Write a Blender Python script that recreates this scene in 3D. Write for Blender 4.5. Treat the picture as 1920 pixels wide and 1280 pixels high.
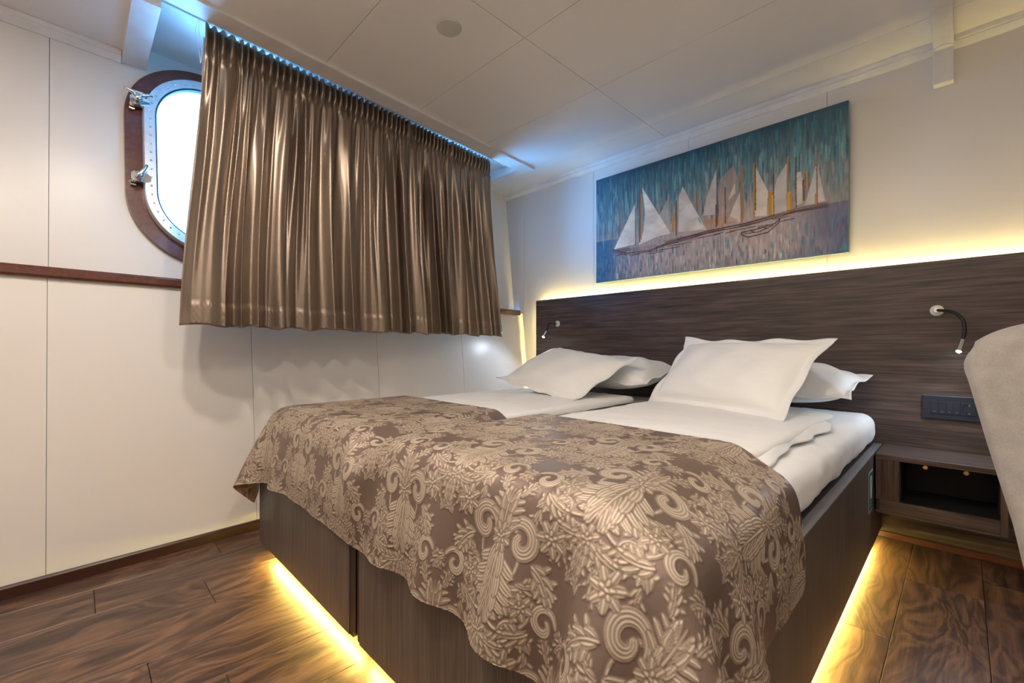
import bpy, bmesh, math, random
import numpy as np
from mathutils import Vector, Matrix, noise, Euler

# ------------------------------------------------------------------ clean
for o in list(bpy.data.objects):
    bpy.data.objects.remove(o, do_unlink=True)
sc = bpy.context.scene
COL = sc.collection
random.seed(7)
rng = np.random.default_rng(7)

# ------------------------------------------------------------------ camera
YAW = math.radians(45.447)
cam = bpy.data.cameras.new('camera')
cam.sensor_width = 36.0
cam.lens = 832.0 / 1920 * 36
cam.shift_y = 10 / 1920
cam.clip_start = 0.02
camo = bpy.data.objects.new('camera', cam)
camo.location = (0, 0, 0.92)
camo.rotation_euler = (math.pi / 2, 0, YAW)
COL.objects.link(camo)
sc.camera = camo

# ------------------------------------------------------------------ view
vs = sc.view_settings
vs.view_transform = 'Standard'
vs.look = 'None'
vs.gamma = 1
vs.use_curve_mapping = False
vs.exposure = 0.1

# ------------------------------------------------------------------ sky
w = bpy.data.worlds.new('sky')
sc.world = w
w.use_nodes = True
nt = w.node_tree
nt.nodes.clear()
geo = nt.nodes.new('ShaderNodeTexCoord')
sep = nt.nodes.new('ShaderNodeSeparateXYZ')
ramp = nt.nodes.new('ShaderNodeValToRGB')
ramp.color_ramp.elements[0].position = 0.0
ramp.color_ramp.elements[0].color = (0.14, 0.46, 1.0, 1)
ramp.color_ramp.elements[1].position = 0.55
ramp.color_ramp.elements[1].color = (0.06, 0.35, 1.0, 1)
bg = nt.nodes.new('ShaderNodeBackground')
bg.inputs[1].default_value = 27.0
wo = nt.nodes.new('ShaderNodeOutputWorld')
nt.links.new(geo.outputs['Generated'], sep.inputs[0])
nt.links.new(sep.outputs[2], ramp.inputs[0])
nt.links.new(ramp.outputs[0], bg.inputs[0])
nt.links.new(bg.outputs[0], wo.inputs[0])

# ------------------------------------------------------------------ light levels
CEIL_SPOTS = [(-1.15, -0.25), (-0.35, 0.55), (-0.05, -0.55), (-1.45, 0.15), (0.80, 0.9), (0.55, -0.2)]
SPOT_POWER = 12.5
SPOT_COLOR = (1.0, 0.88, 0.76)
LED_COLOR = (1.0, 0.79, 0.30)
LED_HEAD = 105.0          # headboard back light strips
LED_BED = 150.0           # under-bed strips
READ_POWER = 6.0
READ_COLOR = (0.72, 0.84, 1.0)


# ================================================================== helpers
def tag(o, label=None, cat=None, group=None, kind=None):
    if label: o['label'] = label
    if cat: o['category'] = cat
    if group: o['group'] = group
    if kind: o['kind'] = kind
    return o


def worldloc(o):
    v = Vector(o.location)
    while o.parent:
        o = o.parent
        v = v + Vector(o.location)
    return v


def empty(name, loc):
    o = bpy.data.objects.new(name, None)
    o.empty_display_size = 0.05
    o.location = loc
    COL.objects.link(o)
    return o


def link(name, me, mat, parent=None, origin=None, smooth=False):
    """me holds world-space vertices; shift to the origin and link."""
    n = len(me.vertices)
    co = np.empty(n * 3, dtype=np.float32)
    me.vertices.foreach_get('co', co)
    co = co.reshape(-1, 3)
    if origin is None:
        mn, mx = co.min(0), co.max(0)
        origin = ((mn[0] + mx[0]) / 2, (mn[1] + mx[1]) / 2, mn[2])
    origin = Vector([float(v) for v in origin])
    co = co - np.array(origin, dtype=np.float32)
    me.vertices.foreach_set('co', co.ravel())
    if smooth:
        me.polygons.foreach_set('use_smooth', [True] * len(me.polygons))
    me.update()
    o = bpy.data.objects.new(name, me)
    COL.objects.link(o)
    if mat is not None:
        for m in (mat if isinstance(mat, (list, tuple)) else [mat]):
            me.materials.append(m)
    if parent is not None:
        o.parent = parent
        o.location = origin - worldloc(parent)
    else:
        o.location = origin
    return o


class MB:
    def __init__(self):
        self.bm = bmesh.new()

    def box(self, a, b, bev=0.0, seg=2, M=None):
        r = bmesh.ops.create_cube(self.bm, size=1)
        vs_ = r['verts']
        c = [(a[i] + b[i]) / 2 for i in range(3)]
        s = [abs(b[i] - a[i]) for i in range(3)]
        for v in vs_:
            v.co = Vector((v.co.x * s[0] + c[0], v.co.y * s[1] + c[1], v.co.z * s[2] + c[2]))
        if bev > 0:
            es = list({e for v in vs_ for e in v.link_edges})
            rr = bmesh.ops.bevel(self.bm, geom=es, offset=bev, segments=seg, profile=0.5, affect='EDGES')
            vs_ = list({v for f in rr['faces'] for v in f.verts} | {v for v in vs_ if v.is_valid})
        if M is not None:
            bmesh.ops.transform(self.bm, matrix=M, verts=[v for v in vs_ if v.is_valid])
        return self

    def prism(self, pts, axis_a, axis_b, axis_n, o, depth):
        """polygon pts (2D) in plane a,b at o, extruded along n by depth"""
        a, b_, n, o = Vector(axis_a), Vector(axis_b), Vector(axis_n), Vector(o)
        v0 = [self.bm.verts.new(o + a * p[0] + b_ * p[1]) for p in pts]
        v1 = [self.bm.verts.new(v.co + n * depth) for v in v0]
        k = len(pts)
        self.bm.faces.new(v0[::-1])
        self.bm.faces.new(v1)
        for i in range(k):
            self.bm.faces.new((v0[i], v0[(i + 1) % k], v1[(i + 1) % k], v1[i]))
        return self

    def lathe(self, prof, o, axis, n=24):
        """prof: list of (radius, height) along axis"""
        ax = Vector(axis).normalized()
        u = ax.orthogonal().normalized()
        v = ax.cross(u)
        o = Vector(o)
        rings = []
        for r, h in prof:
            if r < 1e-6:
                rings.append([self.bm.verts.new(o + ax * h)])
            else:
                rings.append([self.bm.verts.new(o + ax * h + (u * math.cos(t) + v * math.sin(t)) * r)
                              for t in [2 * math.pi * i / n for i in range(n)]])
        for A, B in zip(rings, rings[1:]):
            for i in range(n):
                j = (i + 1) % n
                if len(A) == 1 and len(B) == 1:
                    continue
                if len(A) == 1:
                    self.bm.faces.new((A[0], B[j], B[i]))
                elif len(B) == 1:
                    self.bm.faces.new((A[i], A[j], B[0]))
                else:
                    self.bm.faces.new((A[i], A[j], B[j], B[i]))
        return self

    def tube(self, pts, r, n=12, closed=False, cap=True):
        P = [Vector(p) for p in pts]
        k = len(P)
        rr = r if isinstance(r, (list, tuple)) else [r] * k
        rings = []
        prev = None
        for i in range(k):
            if closed:
                t = (P[(i + 1) % k] - P[i - 1])
            else:
                t = P[min(i + 1, k - 1)] - P[max(i - 1, 0)]
            t.normalize()
            if prev is None:
                u = t.orthogonal().normalized()
            else:
                u = (prev - t * prev.dot(t)).normalized()
            prev = u
            v = t.cross(u)
            rings.append([self.bm.verts.new(P[i] + (u * math.cos(a) + v * math.sin(a)) * rr[i])
                          for a in [2 * math.pi * q / n for q in range(n)]])
        m = k if closed else k - 1
        for i in range(m):
            A, B = rings[i], rings[(i + 1) % k]
            for q in range(n):
                p = (q + 1) % n
                self.bm.faces.new((A[q], A[p], B[p], B[q]))
        if cap and not closed:
            self.bm.faces.new(rings[0][::-1])
            self.bm.faces.new(rings[-1])
        return self

    def build(self, name, mat, parent=None, origin=None, smooth=False):
        bmesh.ops.recalc_face_normals(self.bm, faces=self.bm.faces)
        me = bpy.data.meshes.new(name)
        self.bm.to_mesh(me)
        self.bm.free()
        o = link(name, me, mat, parent, origin, smooth)
        if smooth == 'auto':
            pass
        return o


def sharp(o, deg=35):
    """smooth shading with sharp edges above an angle"""
    me = o.data
    bm = bmesh.new()
    bm.from_mesh(me)
    for f in bm.faces:
        f.smooth = True
    for e in bm.edges:
        if len(e.link_faces) == 2 and e.calc_face_angle(0) > math.radians(deg):
            e.smooth = False
    bm.to_mesh(me)
    bm.free()
    return o


def grid_mesh(name, X, Y, Z, closed=False):
    """X,Y,Z arrays (r,c) -> mesh of quads"""
    r, c = X.shape
    me = bpy.data.meshes.new(name)
    n = r * c
    me.vertices.add(n)
    me.vertices.foreach_set('co', np.stack([X, Y, Z], -1).astype(np.float32).ravel())
    i, j = np.meshgrid(np.arange(r - 1), np.arange(c - 1), indexing='ij')
    a = (i * c + j).ravel()
    q = np.stack([a, a + 1, a + c + 1, a + c], -1).astype(np.int32)
    nf = len(q)
    me.loops.add(nf * 4)
    me.loops.foreach_set('vertex_index', q.ravel())
    me.polygons.add(nf)
    me.polygons.foreach_set('loop_start', np.arange(nf, dtype=np.int32) * 4)
    try:
        me.polygons.foreach_set('loop_total', np.full(nf, 4, dtype=np.int32))
    except Exception:
        pass
    me.update(calc_edges=True)
    return me


# ================================================================== materials
class NM:
    def __init__(self, name):
        self.m = bpy.data.materials.new(name)
        self.m.use_nodes = True
        self.t = self.m.node_tree
        self.t.nodes.clear()
        self.out = self.n('ShaderNodeOutputMaterial')
        self.p = self.n('ShaderNodeBsdfPrincipled')
        self.l(self.p.outputs[0], self.out.inputs[0])

    def n(self, t, **k):
        x = self.t.nodes.new(t)
        for a, v in k.items():
            setattr(x, a, v)
        return x

    def l(self, a, b):
        self.t.links.new(a, b)

    def pos(self, scale=(1, 1, 1), rot=(0, 0, 0), loc=None):
        g = self.n('ShaderNodeNewGeometry')
        m = self.n('ShaderNodeMapping')
        m.inputs['Scale'].default_value = scale
        m.inputs['Rotation'].default_value = rot
        self.l(g.outputs['Position'], m.inputs['Vector'])
        if loc is not None:
            self.l(loc, m.inputs['Location'])
        return m.outputs[0]

    def noise(self, vec, scale, detail=4, rough=0.5, dist=0.0):
        x = self.n('ShaderNodeTexNoise')
        x.inputs['Scale'].default_value = scale
        x.inputs['Detail'].default_value = detail
        x.inputs['Roughness'].default_value = rough
        x.inputs['Distortion'].default_value = dist
        self.l(vec, x.inputs['Vector'])
        return x.outputs['Fac']

    def ramp(self, fac, stops):
        r = self.n('ShaderNodeValToRGB')
        e = r.color_ramp.elements
        while len(e) < len(stops):
            e.new(0.5)
        for i, (p, c) in enumerate(stops):
            e[i].position = p
            e[i].color = (c[0], c[1], c[2], 1) if not isinstance(c, (int, float)) else (c, c, c, 1)
        self.l(fac, r.inputs[0])
        return r.outputs[0]

    def mix(self, a, b, fac, mode='MIX'):
        x = self.n('ShaderNodeMix', data_type='RGBA', blend_type=mode)
        for s, v in ((x.inputs[0], fac), (x.inputs[6], a), (x.inputs[7], b)):
            if isinstance(v, (int, float)):
                s.default_value = v
            elif isinstance(v, (tuple, list)):
                s.default_value = (v[0], v[1], v[2], 1)
            else:
                self.l(v, s)
        return x.outputs[2]

    def math(self, op, a, b=0.0):
        x = self.n('ShaderNodeMath', operation=op)
        for s, v in ((x.inputs[0], a), (x.inputs[1], b)):
            if isinstance(v, (int, float)):
                s.default_value = v
            else:
                self.l(v, s)
        return x.outputs[0]

    def bump(self, h, strength=0.2, dist=0.002):
        b = self.n('ShaderNodeBump')
        b.inputs['Strength'].default_value = strength
        b.inputs['Distance'].default_value = dist
        self.l(h, b.inputs['Height'])
        self.l(b.outputs[0], self.p.inputs['Normal'])

    def set(self, color=None, rough=None, metal=None, spec=None, sheen=None, coat=None):
        def s(k, v):
            if v is None: return
            if isinstance(v, (int, float)):
                self.p.inputs[k].default_value = v
            elif isinstance(v, (tuple, list)):
                self.p.inputs[k].default_value = (v[0], v[1], v[2], 1)
            else:
                self.l(v, self.p.inputs[k])
        s('Base Color', color)
        s('Roughness', rough)
        s('Metallic', metal)
        s('Specular IOR Level', spec)
        s('Sheen Weight', sheen)
        s('Coat Weight', coat)
        return self


def plain(name, color, rough=0.5, metal=0.0, spec=0.5, var=0.04, nscale=12, bump=0.0, bscale=200):
    k = NM(name)
    n = k.noise(k.pos(), nscale, 3)
    c2 = tuple(max(0, c * (1 - var * 2)) for c in color)
    c1 = tuple(min(1, c * (1 + var)) for c in color)
    k.set(k.ramp(n, [(0.3, c2), (0.7, c1)]), rough, metal, spec)
    if bump:
        k.bump(k.noise(k.pos(), bscale, 2), bump, 0.001)
    return k.m


def emit(name, color, strength):
    k = NM(name)
    k.set((0.8, 0.8, 0.8), 0.5)
    k.p.inputs['Emission Color'].default_value = (*color, 1)
    k.p.inputs['Emission Strength'].default_value = strength
    return k.m


def m_panel(name, col, rough=0.32):
    k = NM(name)
    n = k.noise(k.pos(), 2.5, 3)
    k.set(k.ramp(n, [(0.3, tuple(c * 0.975 for c in col)), (0.7, col)]), rough, 0, 0.45)
    k.bump(k.noise(k.pos(), 260, 2), 0.03, 0.0006)
    return k.m


def m_walnut():
    """dark greyish walnut veneer, grain running along X"""
    k = NM('walnut_veneer')
    a = k.noise(k.pos((0.55, 8, 9)), 6, 9, 0.62, 0.35)
    b = k.noise(k.pos((1.2, 60, 95)), 2.6, 5, 0.6, 0.1)
    c = k.noise(k.pos((0.35, 5, 5)), 5, 3)
    f = k.mix(a, b, 0.45)
    base = k.ramp(f, [(0.36, (0.027, 0.018, 0.015)), (0.47, (0.068, 0.047, 0.040)), (0.55, (0.106, 0.075, 0.065)), (0.68, (0.18, 0.132, 0.114))])
    tint = k.ramp(c, [(0.35, (0.75, 0.72, 0.72)), (0.65, (1.15, 1.12, 1.08))])
    k.set(k.mix(base, tint, 0.8, 'MULTIPLY'), 0.42, 0, 0.4)
    k.bump(b, 0.12, 0.0008)
    return k.m


def m_walnut_v():
    k = NM('walnut_veneer_upright')
    a = k.noise(k.pos((9, 9, 0.8)), 6, 8, 0.6, 0.3)
    b = k.noise(k.pos((60, 60, 1.2)), 2.6, 5, 0.6, 0.1)
    f = k.mix(a, b, 0.4)
    k.set(k.ramp(f, [(0.34, (0.03, 0.018, 0.013)), (0.47, (0.072, 0.045, 0.033)), (0.56, (0.11, 0.072, 0.055)), (0.68, (0.17, 0.118, 0.092))]), 0.42, 0, 0.4)
    k.bump(b, 0.12, 0.0008)
    return k.m


def m_floor():
    k = NM('walnut_floor')
    oi = k.n('ShaderNodeObjectInfo')
    comb = k.n('ShaderNodeCombineXYZ')
    r = k.math('MULTIPLY', oi.outputs['Random'], 37.0)
    r2 = k.math('MULTIPLY', oi.outputs['Random'], 91.0)
    k.l(r, comb.inputs[0]); k.l(r2, comb.inputs[1]); k.l(r, comb.inputs[2])
    # figured grain: strongly stretched noise folded by a low frequency warp
    warp = k.n('ShaderNodeTexNoise')
    warp.inputs['Scale'].default_value = 1.6
    warp.inputs['Detail'].default_value = 2
    k.l(k.pos((2.4, 1.0, 1), loc=comb.outputs[0]), warp.inputs['Vector'])
    vm = k.n('ShaderNodeVectorMath', operation='MULTIPLY_ADD')
    k.l(warp.outputs['Color'], vm.inputs[0])
    vm.inputs[1].default_value = (0.9, 0.5, 0.0)
    k.l(k.pos((3.2, 0.55, 1), loc=comb.outputs[0]), vm.inputs[2])
    big = k.noise(vm.outputs[0], 2.2, 5, 0.52, 0.8)
    rings = k.math('PINGPONG', k.math('MULTIPLY', big, 17.0), 1.0)
    fine = k.noise(k.pos((55, 2.4, 1), loc=comb.outputs[0]), 3.0, 6, 0.65, 0.2)
    mid = k.noise(k.pos((9, 0.7, 1), loc=comb.outputs[0]), 3.0, 5, 0.55, 0.5)
    f = k.mix(k.mix(mid, rings, 0.27), fine, 0.33)
    col = k.ramp(f, [(0.30, (0.028, 0.015, 0.012)), (0.43, (0.078, 0.042, 0.029)), (0.54, (0.155, 0.083, 0.051)), (0.70, (0.275, 0.152, 0.088))])
    t = k.ramp(oi.outputs['Random'], [(0.0, (0.74, 0.72, 0.74)), (1.0, (1.12, 1.08, 1.02))])
    k.set(k.mix(col, t, 1.0, 'MULTIPLY'), k.ramp(fine, [(0.3, 0.30), (0.7, 0.42)]), 0, 0.45)
    k.bump(fine, 0.18, 0.0008)
    return k.m


def m_mahogany():
    k = NM('mahogany')
    a = k.noise(k.pos((4, 14, 14)), 3, 6, 0.6, 0.4)
    b = k.noise(k.pos((30, 30, 60)), 3, 4, 0.6)
    k.set(k.ramp(k.mix(a, b, 0.35), [(0.3, (0.055, 0.015, 0.009)), (0.55, (0.125, 0.036, 0.020)), (0.75, (0.20, 0.068, 0.038))]), 0.28, 0, 0.5, coat=0.3)
    return k.m


def m_ribbed():
    """woven vertical-rib laminate of the bed boxes"""
    k = NM('ribbed_laminate')
    r = k.noise(k.pos((760, 760, 5)), 1.0, 2, 0.6)
    b = k.noise(k.pos((30, 30, 2.0)), 1.0, 3, 0.6)
    k.set(k.ramp(k.mix(r, b, 0.2), [(0.36, (0.070, 0.052, 0.040)), (0.5, (0.112, 0.088, 0.071)), (0.64, (0.17, 0.138, 0.115))]), 0.5, 0, 0.35)
    k.bump(r, 0.35, 0.001)
    return k.m


def m_linen(name, col=(0.88, 0.88, 0.87)):
    k = NM(name)
    a = k.noise(k.pos((1, 1, 1)), 7, 4, 0.55, 0.6)
    b = k.noise(k.pos((900, 900, 900)), 1, 1)
    k.set(col, 0.62, 0, 0.25, sheen=0.15)
    m = k.mix(a, b, 0.03)
    k.bump(m, 0.25, 0.02)
    return k.m


def m_satin():
    k = NM('taupe_satin')
    b = k.noise(k.pos((200, 200, 25)), 2, 3)
    k.set(k.ramp(k.noise(k.pos(), 3, 2), [(0.3, (0.225, 0.172, 0.130)), (0.7, (0.262, 0.202, 0.155))]), 0.35, 0.74, 0.5)
    k.bump(b, 0.05, 0.0006)
    return k.m


def m_damask():  # noqa
    k = NM('damask_brocade')
    at = k.n('ShaderNodeAttribute', attribute_name='damask')
    mk = k.n('ShaderNodeAttribute', attribute_name='motif')
    gr = k.ramp(k.noise(k.pos(), 5, 2), [(0.3, (0.205, 0.145, 0.115)), (0.7, (0.24, 0.172, 0.138))])
    th = k.ramp(at.outputs['Fac'], [(0.0, (0.22, 0.15, 0.11)), (0.45, (0.38, 0.295, 0.22)), (1.0, (0.72, 0.625, 0.49))])
    k.set(k.mix(gr, th, mk.outputs['Fac']), k.ramp(mk.outputs['Fac'], [(0.0, 0.42), (1.0, 0.52)]),
          k.ramp(mk.outputs['Fac'], [(0.0, 0.50), (1.0, 0.35)]), 0.5)
    wv = k.noise(k.pos((700, 700, 700)), 1.0, 2)
    h = k.math('ADD', k.math('MULTIPLY', at.outputs['Fac'], 1.0), k.math('MULTIPLY', wv, 0.25))
    k.bump(h, 0.5, 0.0016)
    return k.m


def m_paint():
    k = NM('sailboat_canvas_print')
    at = k.n('ShaderNodeAttribute', attribute_name='paint')
    b = k.noise(k.pos((90, 90, 14)), 2, 4)
    k.set(k.mix(at.outputs['Color'], (0.42, 0.40, 0.38), 0.03), 0.45, 0, 0.35)
    k.bump(b, 0.25, 0.002)
    return k.m


def m_fabric():
    k = NM('grey_upholstery')
    a = k.noise(k.pos((420, 420, 420)), 1, 2)
    b = k.noise(k.pos(), 26, 4, 0.6)
    k.set(k.ramp(k.mix(a, b, 0.5), [(0.35, (0.32, 0.29, 0.262)), (0.65, (0.42, 0.39, 0.36))]), 0.9, 0, 0.2, sheen=0.4)
    k.bump(a, 0.5, 0.0015)
    return k.m


def m_glass():
    m = bpy.data.materials.new('window_glass')
    m.use_nodes = True
    t = m.node_tree
    t.nodes.clear()
    o = t.nodes.new('ShaderNodeOutputMaterial')
    mx = t.nodes.new('ShaderNodeMixShader')
    tr = t.nodes.new('ShaderNodeBsdfTransparent')
    tr.inputs[0].default_value = (0.92, 0.96, 0.97, 1)
    gl = t.nodes.new('ShaderNodeBsdfGlossy')
    gl.inputs['Roughness'].default_value = 0.02
    fr = t.nodes.new('ShaderNodeFresnel')
    fr.inputs[0].default_value = 1.45
    t.links.new(fr.outputs[0], mx.inputs[0])
    t.links.new(tr.outputs[0], mx.inputs[1])
    t.links.new(gl.outputs[0], mx.inputs[2])
    t.links.new(mx.outputs[0], o.inputs[0])
    return m


WALL = (0.75, 0.715, 0.67)
mat_wall = m_panel('cream_wall_panel', WALL)
mat_seam = plain('panel_joint', (0.36, 0.33, 0.30), 0.8)
mat_ceil = m_panel('off_white_ceiling_panel', (0.82, 0.79, 0.755), 0.35)
mat_white = plain('white_lacquer', (0.76, 0.74, 0.71), 0.38)
mat_walnut = m_walnut()
mat_walnut_v = m_walnut_v()
mat_floor = m_floor()
mat_sub = plain('dark_subfloor', (0.02, 0.014, 0.01), 0.8)
mat_mahog = m_mahogany()
mat_rib = m_ribbed()
mat_linen = m_linen('white_cotton')
mat_linen2 = m_linen('warm_white_cotton', (0.88, 0.875, 0.85))
mat_satin = m_satin()
mat_damask = m_damask()
mat_paint = m_paint()
mat_fabric = m_fabric()
mat_glass = m_glass()
mat_alu = plain('brushed_aluminium', (0.72, 0.73, 0.74), 0.32, 0.85, var=0.05, nscale=40)
mat_frame = plain('white_painted_metal', (0.70, 0.69, 0.67), 0.35, 0.1)
mat_chrome = plain('chrome', (0.82, 0.82, 0.80), 0.14, 1.0)
mat_brass = plain('brass', (0.62, 0.50, 0.28), 0.28, 1.0)
mat_black = plain('black_rubber', (0.012, 0.012, 0.013), 0.55)
mat_ivory = plain('ivory_plastic', (0.75, 0.70, 0.58), 0.4)
mat_switch = plain('anthracite_plastic', (0.014, 0.018, 0.028), 0.42)
mat_key = plain('anthracite_key', (0.018, 0.022, 0.033), 0.36)
mat_socket = plain('socket_recess', (0.006, 0.007, 0.010), 0.4)
mat_metal_edge = plain('grey_steel_edge', (0.34, 0.34, 0.36), 0.4, 0.7)
mat_darkwood = plain('black_brown_edge', (0.022, 0.012, 0.009), 0.4)
mat_base = plain('dark_mahogany_baseboard', (0.045, 0.014, 0.009), 0.3)
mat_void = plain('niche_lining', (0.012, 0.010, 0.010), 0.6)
mat_green = plain('sign_green', (0.0, 0.115, 0.085), 0.35)
mat_signwhite = plain('sign_white', (0.75, 0.78, 0.75), 0.4)
mat_disc = plain('grey_cover_plate', (0.58, 0.57, 0.52), 0.5)
mat_cord = plain('white_cord', (0.85, 0.85, 0.85), 0.5)
mat_led_head = emit('led_strip_headboard', LED_COLOR, LED_HEAD)
mat_led_bed = emit('led_strip_bed', (1.0, 0.79, 0.19), LED_BED)
mat_led_read = emit('reading_led', (0.85, 0.93, 1.0), 400.0)
mat_downlight = emit('downlight_disc', (1.0, 0.9, 0.8), 3.0)

# ================================================================== the room
CZ = 2.32            # ceiling height
YB = 2.85            # back wall
YH = 2.793           # headboard face
XR = 1.35            # right wall (outside the frame)
YF = -1.30           # front wall (behind the camera)


def xlow(y, z): return -2.465 - 0.058 * y - 0.107 * z
def xup(y, z): return -2.568 - 0.058 * y - 0.107 * z


# ---- floor
floor = MB().box((-2.75, YF - 0.1, -0.06), (XR + 0.1, YB + 0.12, -0.012)).build('floor', mat_sub)
tag(floor, kind='structure')
PW = 0.2155
xs0 = -0.16 - PW * 11
joints = {0: [0.9, 2.1], 1: [-0.15, 1.3], 2: [0.05, 1.45], 3: [0.36, 1.7]}
i = 0
x = xs0 - PW
row = 0
while x < XR:
    x1 = x + PW
    key = round((x - (-0.16)) / PW)
    offs = {-10: 0.05, -9: 0.361, -8: 1.0, -7: 0.15, -1: 1.83, 0: 2.35, 1: 1.25}
    y0 = offs.get(key, (row * 0.467) % 1.25)
    ys = [y0 + 1.28 * q for q in range(-3, 4)]
    ys = [YF] + [q for q in ys if YF + 0.05 < q < YB - 0.06] + [YB]
    xa, xb = max(x, -2.70), min(x1, XR)
    if xb - xa > 0.02:
        for a, b in zip(ys, ys[1:]):
            MB().box((xa + 0.0007, a + 0.0007, -0.012), (xb - 0.0007, b - 0.0007, 0.0), 0.0012, 1).build('plank', mat_floor, floor)
    x = x1
    row += 1

# ---- back wall
wall_back = MB().box((-3.05, YB + 0.006, -0.05), (XR + 0.1, YB + 0.10, 2.45)).build('wall_back', mat_seam)
tag(wall_back, kind='structure')
sx = [-0.506 + 0.746 * q for q in range(-3, 4)]
sx = [-3.0] + sx + []
sx = [q for q in sx if q < XR]
sx.append(XR)
for a, b in zip(sx, sx[1:]):
    MB().box((a + 0.0010, YB, 0.0), (b - 0.0010, YB + 0.006, CZ), 0.0008, 1).build('panel', mat_wall, wall_back)

# ---- hull-side wall (left): leaning outwards, lower part stands proud under the dado rail
W_left = empty('wall_left', (-2.62, 0.8, 0))
tag(W_left, kind='structure')
TR = 1.215


def lean_panel(fn, y0, y1, z0, z1, th, mat, name='panel', parent=W_left, off=0.0):
    bm = bmesh.new()
    P = []
    for (y, z) in ((y0, z0), (y1, z0), (y1, z1), (y0, z1)):
        P.append(bm.verts.new((fn(y, z) - off, y, z)))
    Q = [bm.verts.new((v.co.x - th, v.co.y, v.co.z)) for v in P]
    bm.faces.new(P); bm.faces.new(Q[::-1])
    for i in range(4):
        bm.faces.new((P[i], P[(i + 1) % 4], Q[(i + 1) % 4], Q[i]))
    m = MB(); m.bm.free(); m.bm = bm
    return m.build(name, mat, parent)


ly = [YF, -0.81, -0.08, 0.656, 1.385, 2.108, YB]
for a, b in zip(ly, ly[1:]):
    lean_panel(xlow, a + 0.001, b - 0.001, 0.0, TR, 0.006, mat_wall)
lean_panel(xlow, YF, YB, 0.0, TR, 0.05, mat_seam, 'backing', off=0.006)

# local frame of the upper wall plane for the portholes
EN = Vector((1, 0.058, 0.107)).normalized()
ES = Vector((-0.058, 1, 0)).normalized()
ET = EN.cross(ES).normalized()


def up_pt(y, z):
    return Vector((xup(y, z), y, z))


def rrect(w, h, r, n=14):
    """rounded rectangle outline, counter-clockwise, centred"""
    pts = []
    for cx, cy, a0 in ((w / 2 - r, h / 2 - r, 0), (-w / 2 + r, h / 2 - r, 90), (-w / 2 + r, -h / 2 + r, 180), (w / 2 - r, -h / 2 + r, 270)):
        for i in range(n + 1):
            a = math.radians(a0 + 90 * i / n)
            pts.append((cx + r * math.cos(a), cy + r * math.sin(a)))
    return pts


PORT_W, PORT_H, PORT_R = 0.82, 1.03, 0.33     # outer size of the wooden surround
PORTS = [up_pt(0.163 + PORT_W / 2, 1.838), up_pt(2.06, 1.838)]
HOLE = rrect(PORT_W - 0.125, PORT_H - 0.125, PORT_R - 0.06)


def upper_panel(y0, y1, z0, z1, port, mat, off, name):
    bm = bmesh.new()
    loop = [Vector((xup(y, z) - off, y, z)) for (y, z) in ((y0, z0), (y1, z0), (y1, z1), (y0, z1))]
    edges = []

    def add(pts):
        vv = [bm.verts.new(p) for p in pts]
        for i in range(len(vv)):
            edges.append(bm.edges.new((vv[i], vv[(i + 1) % len(vv)])))
    add(loop)
    if port is not None:
        for P in port:
            add([P - EN * off + ES * p[0] + ET * p[1] for p in HOLE])
    bmesh.ops.triangle_fill(bm, use_beauty=True, use_dissolve=False, edges=edges)
    r = bmesh.ops.extrude_face_region(bm, geom=bm.faces[:])
    for v in [g for g in r['geom'] if isinstance(g, bmesh.types.BMVert)]:
        v.co -= EN * 0.005
    m = MB(); m.bm.free(); m.bm = bm
    return m.build(name, mat, W_left)


upper_panel(YF, -0.081, TR, 2.42, None, mat_wall, 0, 'panel')
upper_panel(-0.079, 1.384, TR, 2.42, [PORTS[0]], mat_wall, 0, 'panel')
upper_panel(1.386, YB, TR, 2.42, [PORTS[1]], mat_wall, 0, 'panel')
upper_panel(YF, YB, 1.15, 2.42, PORTS, mat_seam, 0.008, 'backing')

# dado rail on the ledge
m = MB()
prof = [(-0.105, 0.0), (0.018, 0.0), (0.024, 0.008), (0.024, 0.034), (0.018, 0.043), (-0.105, 0.043)]
y0, y1 = YF, 2.795
rings = []
for y in (y0, y1):
    rings.append([m.bm.verts.new((xlow(y, 1.2) + p[0], y, 1.198 + p[1])) for p in prof])
k = len(prof)
for i in range(k):
    m.bm.faces.new((rings[0][i], rings[0][(i + 1) % k], rings[1][(i + 1) % k], rings[1][i]))
m.bm.faces.new(rings[0]); m.bm.faces.new(rings[1][::-1])
tag(m.build('trim_1', mat_mahog), kind='structure')

# baseboard left
m = MB()
rings = []
prof = [(-0.004, 0.0), (0.014, 0.0), (0.014, 0.040), (0.010, 0.046), (-0.004, 0.046)]
for y in (YF, YB):
    rings.append([m.bm.verts.new((xlow(y, 0) + p[0], y, 0.0005 + p[1])) for p in prof])
k = len(prof)
for i in range(k):
    m.bm.faces.new((rings[0][i], rings[0][(i + 1) % k], rings[1][(i + 1) % k], rings[1][i]))
m.bm.faces.new(rings[0]); m.bm.faces.new(rings[1][::-1])
tag(m.build('baseboard_left', mat_base), kind='structure')

# walls outside the frame that close the cabin
tag(MB().box((XR, YF - 0.1, 0), (XR + 0.08, YB + 0.1, 2.45)).build('wall_right', mat_wall), kind='structure')
tag(MB().box((-2.9, YF - 0.08, 0), (XR + 0.1, YF, 2.45)).build('wall_front', mat_wall), kind='structure')

# ---- ceiling: panels around a curtain recess along the hull
ceiling = empty('ceiling', (-0.8, 0.8, CZ))
tag(ceiling, kind='structure')


def lipx(y):      # inner (recess side) edge of the front strip
    return -2.253 - 0.1015 * (y - 0.248)


def lipo(y):      # outer edge of the front strip
    return -2.159 - 0.0913 * (y - 0.343)


RY0, RY1 = 0.247, 2.50


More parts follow.
